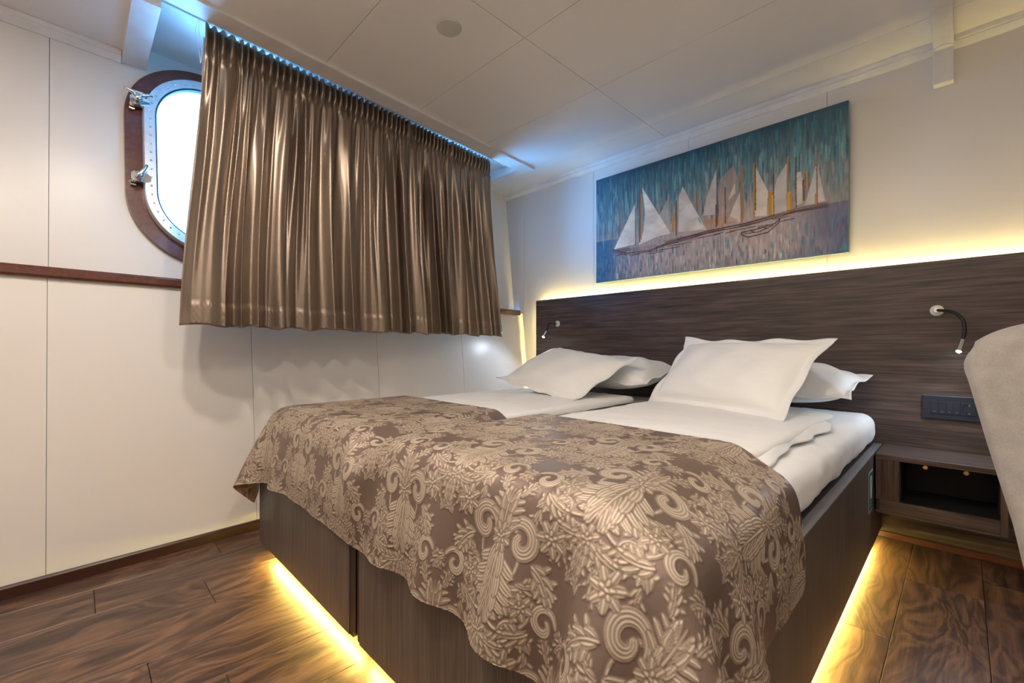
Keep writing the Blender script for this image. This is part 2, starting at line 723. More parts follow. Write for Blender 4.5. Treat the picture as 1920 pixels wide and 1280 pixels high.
def poly_slab(pts, z0, z1, name, mat, parent, bev=0.0):
    m = MB()
    m.prism([(p[0], p[1]) for p in pts], (1, 0, 0), (0, 1, 0), (0, 0, 1), (0, 0, z0), z1 - z0)
    if bev:
        bmesh.ops.bevel(m.bm, geom=list(m.bm.edges), offset=bev, segments=1, affect='EDGES')
    return m.build(name, mat, parent)


g = 0.0011
cy = [YF, -0.83, -0.26, 0.311, 0.881, 1.453, 2.02, 2.59, YB]
cxs = [(-1.393, -0.093), (-0.093, XR)]
for a, b in zip(cy, cy[1:]):
    for xa, xb in cxs:
        poly_slab([(xa + g, a + g), (xb - g, a + g), (xb - g, b - g), (xa + g, b - g)], CZ, CZ + 0.012, 'panel', mat_ceil, ceiling, 0.0008)
    # row next to the strip, bounded by the slanted strip
    if b <= RY0:
        xl0 = xl1 = -3.0
    xl = []
    if b < 0.2:
        poly_slab([(-3.0, a + g), (-1.393 - g, a + g), (-1.393 - g, b - g), (-3.0, b - g)], CZ, CZ + 0.012, 'panel', mat_ceil, ceiling, 0.0008)
    elif a > 2.55:
        poly_slab([(-3.0, a + g), (-1.393 - g, a + g), (-1.393 - g, b - g), (-3.0, b - g)], CZ, CZ + 0.012, 'panel', mat_ceil, ceiling, 0.0008)
    else:
        aa, bb = a + g, b - g
        P = []
        if a < 0.2:   # panel row starting left of the recess
            P = [(-3.0, aa), (-1.393 - g, aa), (-1.393 - g, bb), (lipo(bb) - 0.03, bb), (lipo(RY0 + .02) - 0.03, RY0 - 0.03), (-3.0, RY0 - 0.03)]
        elif b > RY1:
            P = [(lipo(aa) - 0.03, aa), (-1.393 - g, aa), (-1.393 - g, bb), (-3.0, bb), (-3.0, RY1 + 0.0), (lipo(RY1) - 0.03, RY1 + 0.0)]
        else:
            P = [(lipo(aa) - 0.03, aa), (-1.393 - g, aa), (-1.393 - g, bb), (lipo(bb) - 0.03, bb)]
        poly_slab(P, CZ, CZ + 0.012, 'panel', mat_ceil, ceiling, 0.0008)
# deck above
MB().box((-3.05, YF, CZ + 0.014), (XR, 0.24, CZ + 0.12)).build('backing', mat_seam, ceiling)
MB().box((-2.13, 0.24, CZ + 0.014), (XR, YB, CZ + 0.12)).build('backing', mat_seam, ceiling)
MB().box((-3.05, RY1 + 0.003, CZ + 0.014), (-2.13, YB, CZ + 0.12)).build('backing', mat_seam, ceiling)
# recess roof and its room-side cheek
MB().box((-3.05, 0.20, 2.392), (-2.10, RY1 + 0.05, 2.44)).build('recess_roof', mat_ceil, ceiling)
m = MB()
for (ya, yb) in ((RY0, RY1),):
    m.prism([(lipx(ya), ya), (lipx(ya) + 0.012, ya), (lipx(yb) + 0.012, yb), (lipx(yb), yb)], (1, 0, 0), (0, 1, 0), (0, 0, 1), (0, 0, CZ), 0.08)
m.build('recess_cheek', mat_ceil, ceiling)
MB().box((-3.0, RY1 - 0.002, CZ), (-2.3, RY1 + 0.004, CZ + 0.08)).build('recess_cheek', mat_ceil, ceiling)
MB().box((-3.0, RY0 - 0.014, CZ), (-2.25, RY0 - 0.002, CZ + 0.08)).build('recess_cheek', mat_ceil, ceiling)

# strips framing the recess
m = MB()
m.prism([(lipx(RY0 - .087), RY0 - .087), (lipo(RY0 - .087), RY0 - .087), (lipo(2.566), 2.566), (lipx(2.50) , 2.50)], (1, 0, 0), (0, 1, 0), (0, 0, 1), (0, 0, CZ - 0.007), 0.007)
t2 = m.build('trim_2', mat_white); tag(t2, kind='structure')
m = MB()
prof = [(0, 0), (0.012, 0), (0.012, 0.012), (0, 0.012)]
rings = []
for y in (RY0 - .087, 2.566):
    rings.append([m.bm.verts.new((lipo(y) - 0.006 + p[0], y, CZ - 0.012 + p[1])) for p in prof])
for i in range(4):
    m.bm.faces.new((rings[0][i], rings[0][(i + 1) % 4], rings[1][(i + 1) % 4], rings[1][i]))
m.bm.faces.new(rings[0]); m.bm.faces.new(rings[1][::-1])
m.build('bead', mat_white, t2)
m = MB()
m.prism([(xup(0.158, 2.28) + 0.004, 0.158), (-2.26, 0.158), (-2.26, RY0), (xup(RY0, 2.28) + 0.004, RY0)], (1, 0, 0), (0, 1, 0), (0, 0, 1), (0, 0, CZ - 0.040), 0.040)
t3 = m.build('trim_3', mat_white); tag(t3, kind='structure')

# cornices
def cornice(path, inward, name):
    """path: list of (x,y); inward: unit vectors into the room per point; profile w/ two faces"""
    prof = [(0.0, 0.0), (0.010, -0.0), (0.030, 0.022), (0.030, 0.027), (0.036, 0.030), (0.040, 0.048), (0.0, 0.048)]
    m = MB()
    rings = []
    for (p, v) in zip(path, inward):
        rings.append([m.bm.verts.new((p[0] + v[0] * q[0], p[1] + v[1] * q[0], CZ - 0.049 + q[1])) for q in prof])
    k = len(prof)
    for A, B in zip(rings, rings[1:]):
        for i in range(k):
            m.bm.faces.new((A[i], A[(i + 1) % k], B[(i + 1) % k], B[i]))
    m.bm.faces.new(rings[0]); m.bm.faces.new(rings[-1][::-1])
    o = m.build(name, mat_white)
    return tag(o, kind='structure')


xc = xup(YB, CZ - 0.03)
cornice([(xc, YB), (-0.094, YB)], [(0, -1), (0, -1)], 'trim_4')
cornice([(-0.028, YB), (XR, YB)], [(0, -1), (0, -1)], 'trim_5')
cornice([(xup(YF, CZ - 0.04), YF), (xup(0.156, CZ - 0.04), 0.156)], [(1, 0), (1, 0)], 'trim_6')

# box conduit: runs along the ceiling and turns down the back wall
m = MB()
m.box((-0.094, -1.2, CZ - 0.045), (-0.028, YB, CZ - 0.0005), 0.002, 1)
m.box((-0.062, -1.2, CZ - 0.0465), (-0.0605, YB - .045, CZ - 0.044))
o = m.build('cable_trunking', mat_white)
tag(o, 'white square cable trunking crossing the ceiling and dropping down the back wall', 'cable trunking')
m = MB()
m.box((-0.096, YB - 0.046, 2.118), (-0.028, YB - 0.0003, CZ - 0.044), 0.002, 1)
m.box((-0.0625, YB - 0.0472, 2.118), (-0.061, YB - 0.045, CZ - 0.06))
m.build('drop_cover', mat_white, o)
MB().lathe([(0.0, 0), (0.034, 0), (0.034, 0.004), (0.0, 0.004)], (-0.061, YB - 0.046, CZ - 0.050), (0, 0, 1), 20).build('elbow_cap', mat_white, o)

# round cover plate in the ceiling
o = MB().lathe([(0.0, -0.0075), (0.052, -0.0075), (0.055, -0.005), (0.055, 0.0), (0.0, 0.0)], (-1.579, 1.168, CZ), (0, 0, 1), 40).build('cover_plate', mat_disc)
sharp(o)
tag(o, 'round pale grey cover plate set flush in the ceiling above the bed', 'cover plate')

# ceiling downlights (out of the picture; they light the cabin)
for i, (sx_, sy_) in enumerate(CEIL_SPOTS):
    o = empty('downlight', (sx_, sy_, CZ - 0.006))
    tag(o, 'small round ceiling downlight with chrome ring, ' + ('nearest the porthole wall', 'in the middle of the ceiling', 'above the cabin entrance', 'just before the foot of the bed', 'beside the right wall near the headboard', 'beside the right wall near the entrance')[i], 'ceiling light', 'ceiling downlights')
    MB().lathe([(0.034, 0.0), (0.045, 0.0), (0.045, 0.005), (0.034, 0.005), (0.034, 0.0)], (sx_, sy_, CZ - 0.006), (0, 0, 1), 24).build('ring', mat_chrome, o)
    MB().lathe([(0.0, 0.0), (0.033, 0.0), (0.033, 0.002), (0.0, 0.002)], (sx_, sy_, CZ - 0.004), (0, 0, 1), 24).build('lens', mat_downlight, o)
    L = bpy.data.lights.new('downlight_lamp', 'AREA')
    L.shape = 'DISK'; L.size = 0.10; L.energy = SPOT_POWER * (1.15, 1.0, 1.0, 1.0, 0.25, 0.5)[i]; L.color = SPOT_COLOR
    lo = bpy.data.objects.new('lamp', L); COL.objects.link(lo); lo.parent = o; lo.location = (0, 0, -0.004)

o = empty('added_uplighter', (-0.55, YF, 1.62))  # unseen fill light, added with a half-bowl body to brighten the ceiling
tag(o, 'added unseen fill light in a half-bowl shade behind the viewpoint, brightening the ceiling', 'added fill light')
m = MB(); m.lathe([(0.0, -0.06), (0.05, -0.05), (0.09, -0.01), (0.10, 0.03), (0.094, 0.03), (0.085, -0.005), (0.045, -0.042), (0.0, -0.05)], (-0.55, YF + 0.101, 1.66), (0, 0, 1), 28)
m.build('shade', mat_white, o, smooth=True)
MB().box((-0.59, YF - 0.001, 1.61), (-0.51, YF + 0.012, 1.69), 0.003, 1).build('wall_plate', mat_chrome, o)
L = bpy.data.lights.new('ceiling_fill', 'AREA'); L.shape = 'DISK'; L.size = 0.15; L.energy = 13.0; L.color = (1.0, 0.90, 0.79)
lo = bpy.data.objects.new('lamp', L); COL.objects.link(lo); lo.parent = o; lo.location = (0, 0.101, 0.065); lo.rotation_euler = (math.pi, 0, 0)

# ================================================================== portholes
def ring_prism(m, outer, inner, O, n0, n1):
    k = len(outer)
    vs_ = []
    for pts, nn in ((outer, n0), (outer, n1), (inner, n1), (inner, n0)):
        vs_.append([m.bm.verts.new(O + ES * p[0] + ET * p[1] + EN * nn) for p in pts])
    for A, B in zip(vs_, vs_[1:] + vs_[:1]):
        for i in range(k):
            m.bm.faces.new((A[i], A[(i + 1) % k], B[(i + 1) % k], B[i]))


def porthole(idx, O):
    root = empty('window_%d' % idx, O)
    tag(root, kind='structure')
    N = 16
    w_o = rrect(PORT_W, PORT_H, PORT_R, N)
    w_i = rrect(PORT_W - 0.130, PORT_H - 0.130, PORT_R - 0.065, N)
    m = MB(); ring_prism(m, w_o, w_i, O, 0.0, 0.028)
    wood = sharp(m.build('window_surround', mat_mahog, root), 30)
    f_o = rrect(PORT_W - 0.132, PORT_H - 0.132, PORT_R - 0.066, N)
    f_i = rrect(PORT_W - 0.16, PORT_H - 0.16, PORT_R - 0.08, N)
    m = MB(); ring_prism(m, f_o, f_i, O, -0.05, 0.062)
    sharp(m.build('frame_barrel', mat_frame, root), 30)
    g_o = rrect(PORT_W - 0.134, PORT_H - 0.134, PORT_R - 0.067, N)
    g_i = rrect(PORT_W - 0.216, PORT_H - 0.216, PORT_R - 0.108, N)
    m = MB(); ring_prism(m, g_o, g_i, O, 0.058, 0.070)
    ring = sharp(m.build('clamp_ring', mat_alu, root), 30)
    k_o = rrect(PORT_W - 0.216, PORT_H - 0.216, PORT_R - 0.108, N)
    k_i = rrect(PORT_W - 0.230, PORT_H - 0.230, PORT_R - 0.115, N)
    m = MB(); ring_prism(m, k_o, k_i, O, 0.040, 0.066)
    sharp(m.build('gasket', plain('blue_black_gasket', (0.02, 0.05, 0.10), 0.5) if idx == 1 else bpy.data.materials['blue_black_gasket'], root), 30)
    m = MB()
    gl = rrect(PORT_W - 0.224, PORT_H - 0.224, PORT_R - 0.112, N)
    m.prism(gl, ES, ET, EN, O + EN * 0.045, 0.006)
    m.build('glass_pane', mat_glass, root)
    # rivets all round
    mid = rrect(PORT_W - 0.178, PORT_H - 0.178, PORT_R - 0.089, 60)
    L = [0]
    for a, b in zip(mid, mid[1:] + mid[:1]):
        L.append(L[-1] + math.dist(a, b))
    tot = L[-1]
    nr = 62
    proto = None
    for q in range(nr):
        s = tot * (q + 0.5) / nr
        j = max(i for i in range(len(mid)) if L[i] <= s)
        a, b = mid[j], mid[(j + 1) % len(mid)]
        f = (s - L[j]) / max(1e-9, L[j + 1] - L[j])
        p = O + ES * (a[0] * (1 - f) + b[0] * f) + ET * (a[1] * (1 - f) + b[1] * f) + EN * 0.070
        if proto is None:
            m = MB(); m.lathe([(0.0052, 0.0), (0.0046, 0.0018), (0.0026, 0.0030), (0.0, 0.0034)], p, EN, 10)
            proto = m.build('rivet', mat_chrome, ring, origin=p, smooth=True)
        else:
            c = proto.copy(); COL.objects.link(c); c.parent = ring; c.location = p - worldloc(ring)
    return root


win1 = porthole(1, PORTS[0])
win2 = porthole(2, PORTS[1])
for P in PORTS:      # daylight portals just outside the two panes
    L = bpy.data.lights.new('porthole_daylight', 'AREA')
    L.shape = 'RECTANGLE'; L.size = PORT_W; L.size_y = PORT_H
    L.cycles.is_portal = True
    lo = bpy.data.objects.new('porthole_daylight', L); COL.objects.link(lo)
    lo.matrix_world = Matrix.Translation(P - EN * 0.06) @ Matrix((ES, ET, EN)).transposed().to_4x4() @ Matrix.Rotation(math.pi, 4, 'X')

# two clamp dogs on the left edge of the first porthole
def clamp(zc, open_, parent):
    O = PORTS[0]
    t = (zc - O.z) / ET.z
    base = O + ES * (-(PORT_W / 2) + 0.046) + ET * t
    body = MB()
    # lug that bridges wood and ring
    m = MB()
    def P(s, tt, n): return base + ES * s + ET * tt + EN * n
    m.prism([(-0.030, -0.014), (-0.020, -0.024), (0.030, -0.020), (0.042, -0.012), (0.042, 0.012), (0.030, 0.020), (-0.020, 0.024), (-0.030, 0.014)], ES, ET, EN, base + EN * 0.052, 0.020)
    lug = m.build('clamp', mat_chrome, parent)
    m = MB()
    m.lathe([(0.0, -0.03), (0.009, -0.03), (0.009, 0.018), (0.015, 0.020), (0.018, 0.028), (0.013, 0.040), (0.0, 0.042)], P(-0.004, 0, 0.072), EN, 18)
    m.build('nut', mat_chrome, lug, smooth=True)
    m = MB()
    if open_:   # wing handle seen broadside
        for sg in (-1, 1):
            m.tube([P(-0.004, 0.0, 0.100), P(-0.004 + sg * 0.022, 0.014, 0.110), P(-0.004 + sg * 0.040, 0.020, 0.112), P(-0.004 + sg * 0.052, 0.018, 0.108)], [0.010, 0.009, 0.007, 0.004], 10)
        m.tube([P(-0.056, 0.020, 0.108), P(0.048, 0.020, 0.108)], 0.0055, 10)
    else:
        m.tube([P(-0.016, -0.020, 0.098), P(0.0, 0.005, 0.108), P(0.016, 0.034, 0.112), P(0.022, 0.046, 0.112)], [0.010, 0.009, 0.007, 0.005], 10)
    m.build('wing_handle', mat_chrome, lug, smooth=True)
    m = MB()
    m.box((-0.010, -0.012, 0), (0.010, 0.012, 0.052), 0.003, 1, M=Matrix.Translation(P(-0.024, -0.016, 0.026)) @ Matrix((ES, ET, EN)).transposed().to_4x4() @ Matrix.Scale(0.6, 4))
    m.tube([P(-0.030, -0.030, 0.040), P(-0.010, -0.030, 0.040)], 0.006, 10)
    m.build('hinge_pin', mat_chrome, lug)


clamp(2.075, True, win1)
clamp(1.705, False, win1)

# ================================================================== curtain track, curtain, cords
def curx(y): return lipx(y) - 0.030


track = empty('curtain_track', (curx(1.3), 1.3, 2.392))
tag(track, 'white double curtain track screwed into the ceiling recess above the porthole', 'curtain track')
for dx in (0.0, -0.075):
    m = MB()
    m.prism([(curx(RY0) + dx - 0.012, RY0 + .002), (curx(RY0) + dx + 0.012, RY0 + .002), (curx(2.44) + dx + 0.012, 2.44), (curx(2.44) + dx - 0.012, 2.44)], (1, 0, 0), (0, 1, 0), (0, 0, 1), (0, 0, 2.374), 0.018)
    m.prism([(curx(RY0) + dx - 0.003, RY0 + .002), (curx(RY0) + dx + 0.003, RY0 + .002), (curx(2.44) + dx + 0.003, 2.44), (curx(2.44) + dx - 0.003, 2.44)], (1, 0, 0), (0, 1, 0), (0, 0, 1), (0, 0, 2.366), 0.010)
    m.build('rail', mat_white, track)
for i in range(34):
    y = 0.43 + i * 0.0525
    MB().box((curx(y) - 0.004, y - 0.004, 2.302), (curx(y) + 0.004, y + 0.004, 2.367), 0.001, 1).build('glider', mat_cord, track)


def smooth(a, b, x):
    t = np.clip((x - a) / (b - a), 0, 1)
    return t * t * (3 - 2 * t)


def build_curtain():
    NC, NR = 1100, 100
    s = np.linspace(0, 1, NC)[None, :]
    tt = np.linspace(0, 1, NR)[:, None] ** 0.85
    r = np.random.default_rng(11)

    def warp(seed, amp, n=9):
        rr = np.random.default_rng(seed)
        k = rr.normal(size=n)
        xx = np.linspace(0, 1, n)
        return amp * np.interp(s, xx, k)

    def wave(ph):
        return np.sin(ph) + 0.16 * np.sin(2 * ph + 0.6)
    TP = 2 * np.pi
    head = np.clip(wave(TP * 56 * s + warp(1, 1.2, 40)) * 0.9, -1.5, 1.5)
    f1 = wave(TP * 25 * s + warp(2, 1.9, 16) + 0.8 * np.sin(3 * tt))
    f2 = wave(TP * 16.5 * s + warp(3, 2.4, 13) + 1.1 * np.sin(2.2 * tt + 1.0))
    f3 = np.sin(TP * 9 * s + warp(4, 1.5, 9))
    amod = 0.75 + 0.35 * np.interp(s, np.linspace(0, 1, 24), r.uniform(-1, 1, 24))
    wh = 1 - smooth(0.074, 0.12, tt)
    d_head = 0.015 * head * (1 - 0.85 * smooth(0.060, 0.074, tt) * (1 - smooth(0.076, 0.09, tt))) - 0.007 * np.exp(-((tt - 0.076) / 0.008) ** 2)
    low = smooth(0.07, 0.35, tt)
    mixw = smooth(0.25, 0.95, tt)
    d_low = (0.012 + 0.030 * low) * amod * ((1 - 0.70 * mixw) * f1 * 0.5 + (0.45 + 0.55 * mixw) * f2 * 0.95) + 0.010 * f3 * low
    # small creases radiating from the gathers
    cre = 0.003 * np.sin(TP * 60 * s + 9 * tt + warp(6, 3, 30)) * smooth(0.075, 0.10, tt) * (1 - smooth(0.16, 0.38, tt))
    d = wh * d_head + (1 - wh) * d_low + cre
    # sideways roll of the folds gives the overlapping look
    side = (1 - wh) * 0.013 * amod * np.cos(TP * 16.5 * s + warp(3, 2.4, 13) + 1.1 * np.sin(2.2 * tt + 1.0) + 0.5) * smooth(0.1, 0.6, tt)
    y_top = 0.400 + s * (2.205 - 0.400)
    y_bot = 0.312 + s * (2.318 - 0.312)
    yb = smooth(0.05, 1.0, tt) * 0.8 + 0.2 * tt
    Y = y_top * (1 - yb) + y_bot * yb + side
    z_top = 2.314 - 0.004 * s
    z_bot = 1.010 - 0.012 * s + 0.004 * f3 - 0.004 * f2
    Z = z_top * (1 - tt) + z_bot * tt + 0.001 * wh * np.sin(TP * 56 * s + warp(1, 1.2, 40)) * (1 - smooth(0, 0.05, tt))
    base = -2.253 - 0.1015 * (Y - 0.248) - 0.024
    X = base + d + 0.02 * smooth(0.5, 1.0, tt)
    # left edge turns back towards the wall
    X = X - 0.05 * (1 - smooth(0.0, 0.018, s)) * smooth(0.1, 0.4, tt)
    # hem: doubled cloth, slightly gathered
    hem = smooth(0.925, 0.93, tt)
    X = X + hem * (0.0035 + 0.0016 * np.sin(TP * 95 * s + warp(8, 4, 40)) * np.sin(tt * 260))
    X = X + 0.0018 * np.exp(-((tt - 0.926) / 0.004) ** 2) * -1
    me = grid_mesh('curtain', X, Y, Z)
    o = link('curtain', me, mat_satin, None, origin=(curx(1.3), 1.3, 1.01), smooth=True)
    so = o.modifiers.new('solid', 'SOLIDIFY'); so.thickness = 0.0015; so.offset = 0
    tag(o, 'shiny taupe satin curtain with gathered header hanging over the porthole', 'curtain')
    # pale lining visible at the left edge
    NR2 = 40
    t2 = np.linspace(0.02, 0.985, NR2)[:, None]
    s2 = np.linspace(0, 1, 40)[None, :]
    yb2 = smooth(0.05, 1.0, t2) * 0.8 + 0.2 * t2
    Y2 = (0.402 * (1 - yb2) + 0.322 * yb2) + 0.10 * s2
    Z2 = 2.31 * (1 - t2) + 1.02 * t2 + 0 * s2
    X2 = -2.253 - 0.1015 * (Y2 - 0.248) - 0.075 - 0.03 * smooth(0.1, 0.5, t2) - 0.006 * np.sin(s2 * 9 + t2)
    me = grid_mesh('lining', X2, Y2, Z2)
    l2 = link('lining', me, mat_lining, o, smooth=True)
    so = l2.modifiers.new('solid', 'SOLIDIFY'); so.thickness = 0.001
    # hem stitching
    return o


mat_lining = plain('cream_lining', (0.62, 0.56, 0.50), 0.7)
build_curtain()

for q, (dy, lab) in enumerate(((0.0, 'a'),)):
    m = MB()
    pts = []
    for i in range(14):
        t = i / 13
        pts.append((lipx(0.39) - 0.085 + 0.004 * math.sin(4 * t), 0.392 - 0.006 * math.sin(6 * t), 2.37 - 0.20 * t))
    m.tube(pts, 0.0011, 6)
    pts = [(p[0] - 0.002, p[1] - 0.014 * math.sin(3.1 * i / 13), p[2]) for i, p in enumerate(pts)]
    m.tube(pts, 0.0011, 6)
    o = m.build('hanging_cord', mat_cord)
    tag(o, 'thin looped white cord hanging at the left edge of the curtain', 'cord')

# ================================================================== headboard
head = empty('headboard', (-1.0, YH + 0.012, 0))
tag(head, 'long dark walnut headboard wall panel with yellow light glowing behind its edge', 'headboard')
HT = 1.312
MB().box((-2.546, YH, 0.030), (XR - 0.02, YH + 0.024, HT), 0.001, 1).build('panel_board', mat_walnut, head)
# standing off the wall on battens
for xx in (-2.2, -1.5, -0.8, -0.1, 0.6):
    MB().box((xx, YH + 0.024, 0.2), (xx + 0.04, YB - 0.0005, HT - 0.16), 0.001, 1).build('batten', mat_darkwood, head)
tag(MB().box((-2.60, YH - 0.006, 0.0), (XR, YB - 0.001, 0.030), 0.002, 1).build('baseboard_back', mat_mahog), kind='structure')
ZL = HT - 0.030
MB().box((-2.50, YH + 0.0250, ZL), (XR - 0.06, YH + 0.0330, ZL + 0.002)).build('led_strip', mat_led_head, head)
MB().box((-2.500, YH + 0.0250, 0.25), (-2.498, YH + 0.0330, HT - 0.06)).build('led_strip', mat_led_head, head)

# ================================================================== painting
def make_painting():
    U, V = 660, 330
    PX0, PX1, PZ0, PZ1 = -1.936, -0.406, 1.401, 2.172
    u = np.linspace(0, 1, U)[None, :] * np.ones((V, 1))
    v = np.linspace(0, 1, V)[:, None] * np.ones((1, U))     # 0 top
    r = np.random.default_rng(5)

    def s2l(c):
        c = np.array(c) / 255.0
        return c ** 2.2

    def nz(nx, ny):
        g_ = r.random((ny + 2, nx + 2))
        xi = u * nx; yi = v * ny
        x0 = xi.astype(int); y0 = yi.astype(int)
        fx = xi - x0; fy = yi - y0
        fx = fx * fx * (3 - 2 * fx); fy = fy * fy * (3 - 2 * fy)
        return (g_[y0, x0] * (1 - fx) * (1 - fy) + g_[y0, x0 + 1] * fx * (1 - fy) + g_[y0 + 1, x0] * (1 - fx) * fy + g_[y0 + 1, x0 + 1] * fx * fy)
    hor = 0.603 + 0.054 * u
    C = np.zeros((V, U, 3))

    def lerp(a, b, t): return a * (1 - t[..., None]) + b * t[..., None]
    top = s2l((26, 72, 90)); mid = s2l((108, 128, 130)); low = s2l((190, 166, 152))
    ts = np.clip(v / hor, 0, 1)
    sky = lerp(np.ones((V, U, 3)) * top, np.ones((V, U, 3)) * mid, np.clip(ts * 1.9 + 0.25 * (nz(14, 5) - 0.5), 0, 1))
    sky = lerp(sky, np.ones((V, U, 3)) * low, np.clip((ts - 0.55) * 2.2 + 0.4 * (nz(12, 5) - 0.5), 0, 1) * (0.35 + 0.65 * np.sin(np.pi * np.clip(u * 1.02, 0, 1)) ** 0.6))
    sky = lerp(sky, np.ones((V, U, 3)) * s2l((40, 96, 132)), np.clip(1 - u * 5, 0, 1) * 0.4 * (ts < 0.9))
    wt = np.clip((v - hor) / (1 - hor), 0, 1)
    wl = np.ones((V, U, 3)) * s2l((58, 98, 126)); wm = np.ones((V, U, 3)) * s2l((182, 166, 160)); wr = np.ones((V, U, 3)) * s2l((92, 96, 128))
    water = lerp(wl, wm, np.clip((u - 0.06) * 5 + 0.4 * (nz(14, 6) - .5), 0, 1))
    water = lerp(water, wr, np.clip((u - 0.80) * 5 + 0.4 * (nz(14, 6) - .5), 0, 1))
    water = lerp(water, np.ones((V, U, 3)) * s2l((52, 78, 104)), np.clip((wt - 0.75) * 2, 0, 1) * 0.6)
    C = np.where((v < hor)[..., None], sky, water)
    C *= (0.80 + 0.36 * nz(200, 24))[..., None]

    def stroke(cu, v0, v1, wpx, col, a=0.8):
        c0 = int(cu * U - wpx / 2); c1 = max(c0 + 1, int(cu * U + wpx / 2))
        r0 = int(v0 * V); r1 = int(v1 * V)
        c0, c1, r0, r1 = max(c0, 0), min(c1, U), max(r0, 0), min(r1, V)
        if c1 <= c0 or r1 <= r0: return
        n = r.random((r1 - r0, 1)) * 0.5 + 0.5
        e = np.minimum(1, np.linspace(0, 4, r1 - r0))[:, None] * np.minimum(1, np.linspace(3, 0, r1 - r0))[:, None]
        al = (a * n * e)[..., None]
        C[r0:r1, c0:c1] = C[r0:r1, c0:c1] * (1 - al) + s2l(col) * al
    pal = [(104, 166, 172), (60, 130, 140), (130, 180, 180), (28, 70, 92), (44, 92, 112), (90, 140, 150), (30, 120, 128), (150, 170, 168)]
    for _ in range(1150):
        cu = r.random(); v0 = r.random() ** 1.1 * 0.48
        col = pal[r.integers(len(pal))] if v0 > 0.12 else pal[r.choice([3, 4, 6, 1, 5])]
        stroke(cu, v0, v0 + r.uniform(0.06, 0.24), r.uniform(1, 5), col, r.uniform(0.45, 0.95))
    for _ in range(260):
        cu = r.random(); v0 = r.uniform(0.30, 0.55)
        stroke(cu, v0, min(v0 + r.uniform(0.05, 0.14), 0.62), r.uniform(1, 4), [(176, 138, 116), (150, 130, 124), (196, 160, 140), (110, 84, 76)][r.integers(4)], 0.5)
    palw = [(214, 208, 200), (190, 178, 170), (90, 140, 160), (60, 92, 122), (180, 150, 134), (110, 110, 124), (70, 150, 156), (226, 222, 214), (66, 72, 96)]
    for _ in range(620):
        cu = r.random(); v0 = r.uniform(0.72, 0.97)
        pick = palw[r.integers(len(palw))]
        if (cu < 0.1 or cu > 0.86) and pick[0] > 170: pick = (96, 118, 150)
        stroke(cu, v0, v0 + r.uniform(0.04, 0.13), r.uniform(1.5, 5), pick, r.uniform(0.4, 0.95))

    def poly(pts, col, a=0.9, tex=0.3):
        inside = np.zeros((V, U), bool)
        n = len(pts)
        for i in range(n):
            (x1, y1), (x2, y2) = pts[i], pts[(i + 1) % n]
            if y1 == y2: continue
            c = ((y1 > v) != (y2 > v)) & (u < (x2 - x1) * (v - y1) / (y2 - y1) + x1)
            inside ^= c
        t = a * (1 - tex * 0.6 + tex * nz(60, 40)) * inside
        sh = 0.80 + 0.35 * nz(24, 14)
        C[:] = C * (1 - t[..., None]) + (s2l(col)[None, None] * sh[..., None]) * t[..., None]

    def line(pts, wpx, col, a=0.9):
        for (x1, y1), (x2, y2) in zip(pts, pts[1:]):
            n = int(max(abs(x2 - x1) * U, abs(y2 - y1) * V) * 2) + 2
            for q in np.linspace(0, 1, n):
                cx_ = (x1 + (x2 - x1) * q) * U + r.normal() * 0.35; cy_ = (y1 + (y2 - y1) * q) * V + r.normal() * 0.3
                a0, a1 = int(round(cx_ - wpx / 2)), int(round(cx_ + wpx / 2)) + (wpx < 1.5)
                b0, b1 = int(round(cy_ - wpx / 2)), int(round(cy_ + wpx / 2)) + (wpx < 1.5)
                a1 = max(a1, a0 + 1); b1 = max(b1, b0 + 1)
                if a0 < 0 or b0 < 0 or a1 > U or b1 > V: continue
                C[b0:b1, a0:a1] = C[b0:b1, a0:a1] * (1 - a) + s2l(col) * a
    sail = (232, 218, 198)
    poly([(0.587, 0.304), (0.638, 0.225), (0.659, 0.342), (0.654, 0.571), (0.587, 0.578)], (190, 156, 136), 0.6)
    poly([(0.32, 0.522), (0.375, 0.324), (0.38, 0.636)], (196, 186, 176), 0.55)
    poly([(0.521, 0.563), (0.534, 0.423), (0.576, 0.202), (0.572, 0.572)], (206, 192, 180), 0.85)
    poly([(0.618, 0.485), (0.643, 0.357), (0.646, 0.439)], sail, 0.8)
    poly([(0.615, 0.649), (0.662, 0.436), (0.664, 0.668)], sail, 0.85)
    poly([(0.718, 0.281), (0.76, 0.483), (0.755, 0.658), (0.715, 0.647)], sail, 0.88)
    poly([(0.778, 0.491), (0.79, 0.40), (0.822, 0.307), (0.818, 0.673), (0.782, 0.658)], (214, 204, 194), 0.88)
    poly([(0.851, 0.398), (0.863, 0.394), (0.872, 0.462), (0.869, 0.619), (0.846, 0.631)], sail, 0.8)
    poly([(0.912, 0.348), (0.935, 0.633), (0.876, 0.638)], (214, 206, 198), 0.85)
    poly([(0.418, 0.357), (0.436, 0.283), (0.533, 0.678), (0.418, 0.656)], (224, 212, 196), 0.92)
    poly([(0.42, 0.50), (0.47, 0.43), (0.505, 0.56), (0.42, 0.60)], (230, 226, 220), 0.6)
    poly([(0.50, 0.56), (0.512, 0.60), (0.516, 0.64), (0.504, 0.60)], (60, 180, 180), 0.9)
    poly([(0.1, 0.704), (0.218, 0.305), (0.212, 0.692)], (236, 226, 208), 0.95)
    poly([(0.248, 0.196), (0.383, 0.656), (0.32, 0.66), (0.229, 0.704), (0.255, 0.591), (0.261, 0.405)], (238, 227, 209), 0.95)
    poly([(0.092, 0.704), (0.218, 0.721), (0.32, 0.726), (0.277, 0.773), (0.164, 0.765)], (140, 110, 98), 0.45)
    poly([(0.348, 0.709), (0.415, 0.693), (0.516, 0.715), (0.485, 0.747), (0.361, 0.739)], (132, 100, 88), 0.5)
